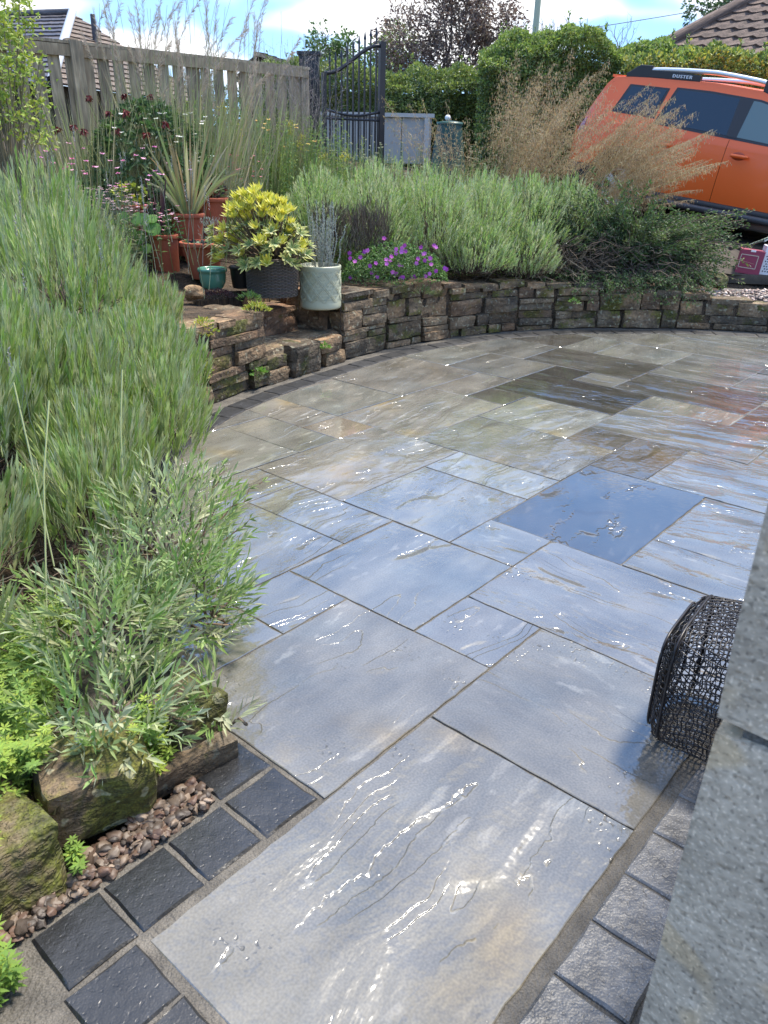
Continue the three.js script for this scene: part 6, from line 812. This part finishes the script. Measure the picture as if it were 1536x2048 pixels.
  for (const sd of [1, -1]) { const rg = new THREE.Group(); rg.name = 'roof_rail'; car.add(rg); const b = new MB(); b.tube(pts.map(p => [p[0], p[1], p[2] * sd]), 0.026, 0.026, 8, [1, 1, 1]); part('rail_bar', b.geo(), silver, rg);
    const foot = (x0, x1, h0, h1) => { const s = new THREE.Shape([[x0, ry(x0) - 0.06], [x1, ry(x1) - 0.06], [x1, ry(x1) + h1], [lerp(x0, x1, 0.5), ry((x0 + x1) / 2) + Math.max(h0, h1)], [x0, ry(x0) + h0]].map(p => new THREE.Vector2(...p))); const g = new THREE.ExtrudeGeometry(s, { depth: 0.045, bevelSize: 0.008, bevelThickness: 0.008, bevelSegments: 2 }); g.translate(0, 0, rz * sd - 0.0225); part('rail_foot', g, black, rg); }; foot(0.50, 0.80, -0.03, 0.055); foot(0.80, 1.42, 0.01, -0.01); foot(2.18, 2.62, 0.04, -0.06);
  }
  const font = await new FontLoader().loadAsync('fonts/droid/droid_sans_bold.typeface.json'); const tg = new TextGeometry('DUSTER', { font, size: 0.034, depth: 0.006, curveSegments: 4 }); tg.computeBoundingBox(); const tw = tg.boundingBox.max.x; tg.scale(0.25 / tw, 1, 1); const lt = part('lettering', tg, std({ color: lin(0.6, 0.62, 0.64), roughness: 0.5 }), car); lt.position.set(1.08, ry(1.2) - 0.046, rz + 0.032); lt.rotation.z = 0.012;
  part('tail_light', patch(0.012, 0.16, 3.1, 4.25, 6, 8, 0.008, 1), red, car); part('rear_bumper', patch(0.0, 0.40, 0, 1.1, 12, 6, 0.012, 1), black, car); part('tail_panel', new THREE.BoxGeometry(0.02, 0.6, 1.5).translate(0.012, 0.66, 0), paint, car); part('rear_spoiler', new THREE.BoxGeometry(0.15, 0.03, 1.12).translate(0.335, 1.568, 0), paint, car);
  part('mirror', new THREE.SphereGeometry(0.1, 16, 12).scale(0.7, 0.75, 1).translate(2.92, 1.06, 1.0), paint, car);
}
// ---------------------------------------------------------------- bits at the end of the wall
{
  R = rng(603);
  const put = (root, n, g, m, x, y, z, ry = 0) => { const q = part(n, g, m, root); q.position.set(x, y, z); q.rotation.y = ry; return q; };
  const sl = thing('concrete_slab', 'pale flat concrete slab at the wall end beside pebbles', 'slab'); put(sl, 'slab', stoneGeo(0.75, 0.08, 0.5, 0.06, [6, 2, 6]), std({ color: lin(0.40, 0.36, 0.31), map: settCol, roughness: 0.85 }), 3.78, 0.255, -8.0, -0.2);
  const kb = thing('concrete_kerb', 'dirty concrete kerb along the drive above the pebbles', 'kerb'); put(kb, 'kerb', stoneGeo(1.3, 0.10, 0.12, 0.05, [10, 2, 2]), std({ color: lin(0.85, 0.8, 0.75), map: mortarCol, roughness: 0.85 }), 4.15, 0.36, -8.48, -0.22);
  const ms = (l, x, y, z, s, m) => { const o = new THREE.Mesh(stoneGeo(...s, 0.2, [7, 5, 5], 0.35), m); o.name = numbered('mossy_stone'); o.position.set(x, y, z); o.rotation.y = rr(0, 3); o.userData = { label: l, category: 'stone' }; scene.add(o); };
  ms('mossy brown stone among pebbles at the wall end', 3.28, 0.40, -8.05, [0.26, 0.13, 0.18], mossStoneMat); ms('pale stone half under the dark shrub tips beside moss', 3.05, 0.50, -8.35, [0.3, 0.12, 0.2], paleStoneMat); ms('small green stained stone by the shrub base', 2.75, 0.36, -7.82, [0.12, 0.1, 0.1], stoneMats[3]);
  pebbles('pebble_bank', 'pinkish pebbles spilling over the low end of the wall', 420, () => { const x = rr(2.7, 3.9), f = 7.62 + (x - 2.7) * 0.06 + rr(0, 0.30); return [x, Math.max(groundAt(x, -f), 0.24 + (f - 7.6) * 0.2) + rr(0, 0.02), -f]; }, 0.017, [[0.42, 0.31, 0.25], [0.34, 0.25, 0.21], [0.5, 0.42, 0.36], [0.25, 0.19, 0.16]], 8);
  const bx = thing('maroon_box', 'maroon carton with pale printed panel standing on the kerb', 'box', null, [3.86, 0.41, -8.62]), mm = std({ color: lin(0.26, 0.035, 0.075), roughness: 0.55 }), pl = std({ color: lin(0.5, 0.42, 0.34), roughness: 0.6 }); bx.rotation.y = -0.35; bx.rotation.z = -0.10;
  put(bx, 'carton', new THREE.BoxGeometry(0.24, 0.24, 0.2), mm, -0.01, 0.12, 0); for (const [x, y, w, h] of [[-0.03, 0.19, 0.17, 0.008], [-0.03, 0.06, 0.17, 0.008], [-0.115, 0.125, 0.008, 0.13], [0.055, 0.125, 0.008, 0.13]]) put(bx, 'printed_line', new THREE.BoxGeometry(w, h, 0.003), pl, x, y, 0.1015); put(bx, 'sticker', new THREE.BoxGeometry(0.05, 0.02, 0.003), std({ color: lin(0.8, 0.78, 0.78) }), -0.01, 0.235, 0.1015);
  const tr = thing('garden_trug', 'green handled tool bundle lying on the maroon carton', 'garden tool'), tm = new MB(); for (let k = 0; k < 7; k++) { const y = 0.70 + k * 0.012; tm.tube([[3.78 + k * 0.03, y, -8.55], [3.98 + k * 0.015, y + 0.05, -8.60]], 0.008, 0.006, 5, [0.10, 0.17, 0.12]); } part('tines', tm.geo(), std({ vertexColors: true, roughness: 0.5 }), tr); const hd = new MB(); hd.tube([[3.95, 0.74, -8.58], [4.12, 0.84, -8.62]], 0.013, 0.013, 8, [0.62, 0.66, 0.62]); part('handle', hd.geo(), std({ vertexColors: true, roughness: 0.5 }), tr);
  const wc = thing('white_crate', 'white perforated plastic crate beside the maroon carton', 'crate', null, [4.15, 0.37, -8.6]), wm = std({ color: lin(0.74, 0.75, 0.76), roughness: 0.5 }), hm = std({ color: lin(0.10, 0.11, 0.14), roughness: 0.9 }); wc.rotation.y = -0.3; wc.rotation.z = -0.1;
  put(wc, 'side', new THREE.BoxGeometry(0.36, 0.30, 0.02), wm, 0, 0.16, 0.12); put(wc, 'side', new THREE.BoxGeometry(0.36, 0.30, 0.02), wm, 0, 0.16, -0.12); put(wc, 'end', new THREE.BoxGeometry(0.02, 0.296, 0.22), wm, -0.17, 0.16, 0); put(wc, 'end', new THREE.BoxGeometry(0.02, 0.296, 0.22), wm, 0.17, 0.16, 0); put(wc, 'base', new THREE.BoxGeometry(0.32, 0.02, 0.22), wm, 0, 0.02, 0);
  const hs = []; for (let j = 0; j < 8; j++) for (let i = 0; i < 13; i++) { const g = new THREE.CylinderGeometry(0.008, 0.008, 0.004, 8).rotateX(Math.PI / 2); g.translate(-0.15 + i * 0.025 + (j % 2) * 0.0125, 0.06 + j * 0.025, 0.1315); hs.push(g); } const hh = put(wc, 'holes', mergeGeometries(hs), hm, 0, 0, 0); hh.userData.kind = 'stuff';
}
// ---------------------------------------------------------------- render
const renderer = new THREE.WebGLRenderer({ antialias: true });
renderer.setSize(768, 1024);
renderer.toneMapping = THREE.LinearToneMapping;
renderer.toneMappingExposure = EXPOSURE;
renderer.shadowMap.enabled = true;
renderer.shadowMap.type = THREE.PCFSoftShadowMap;
renderer.render(scene, camera);
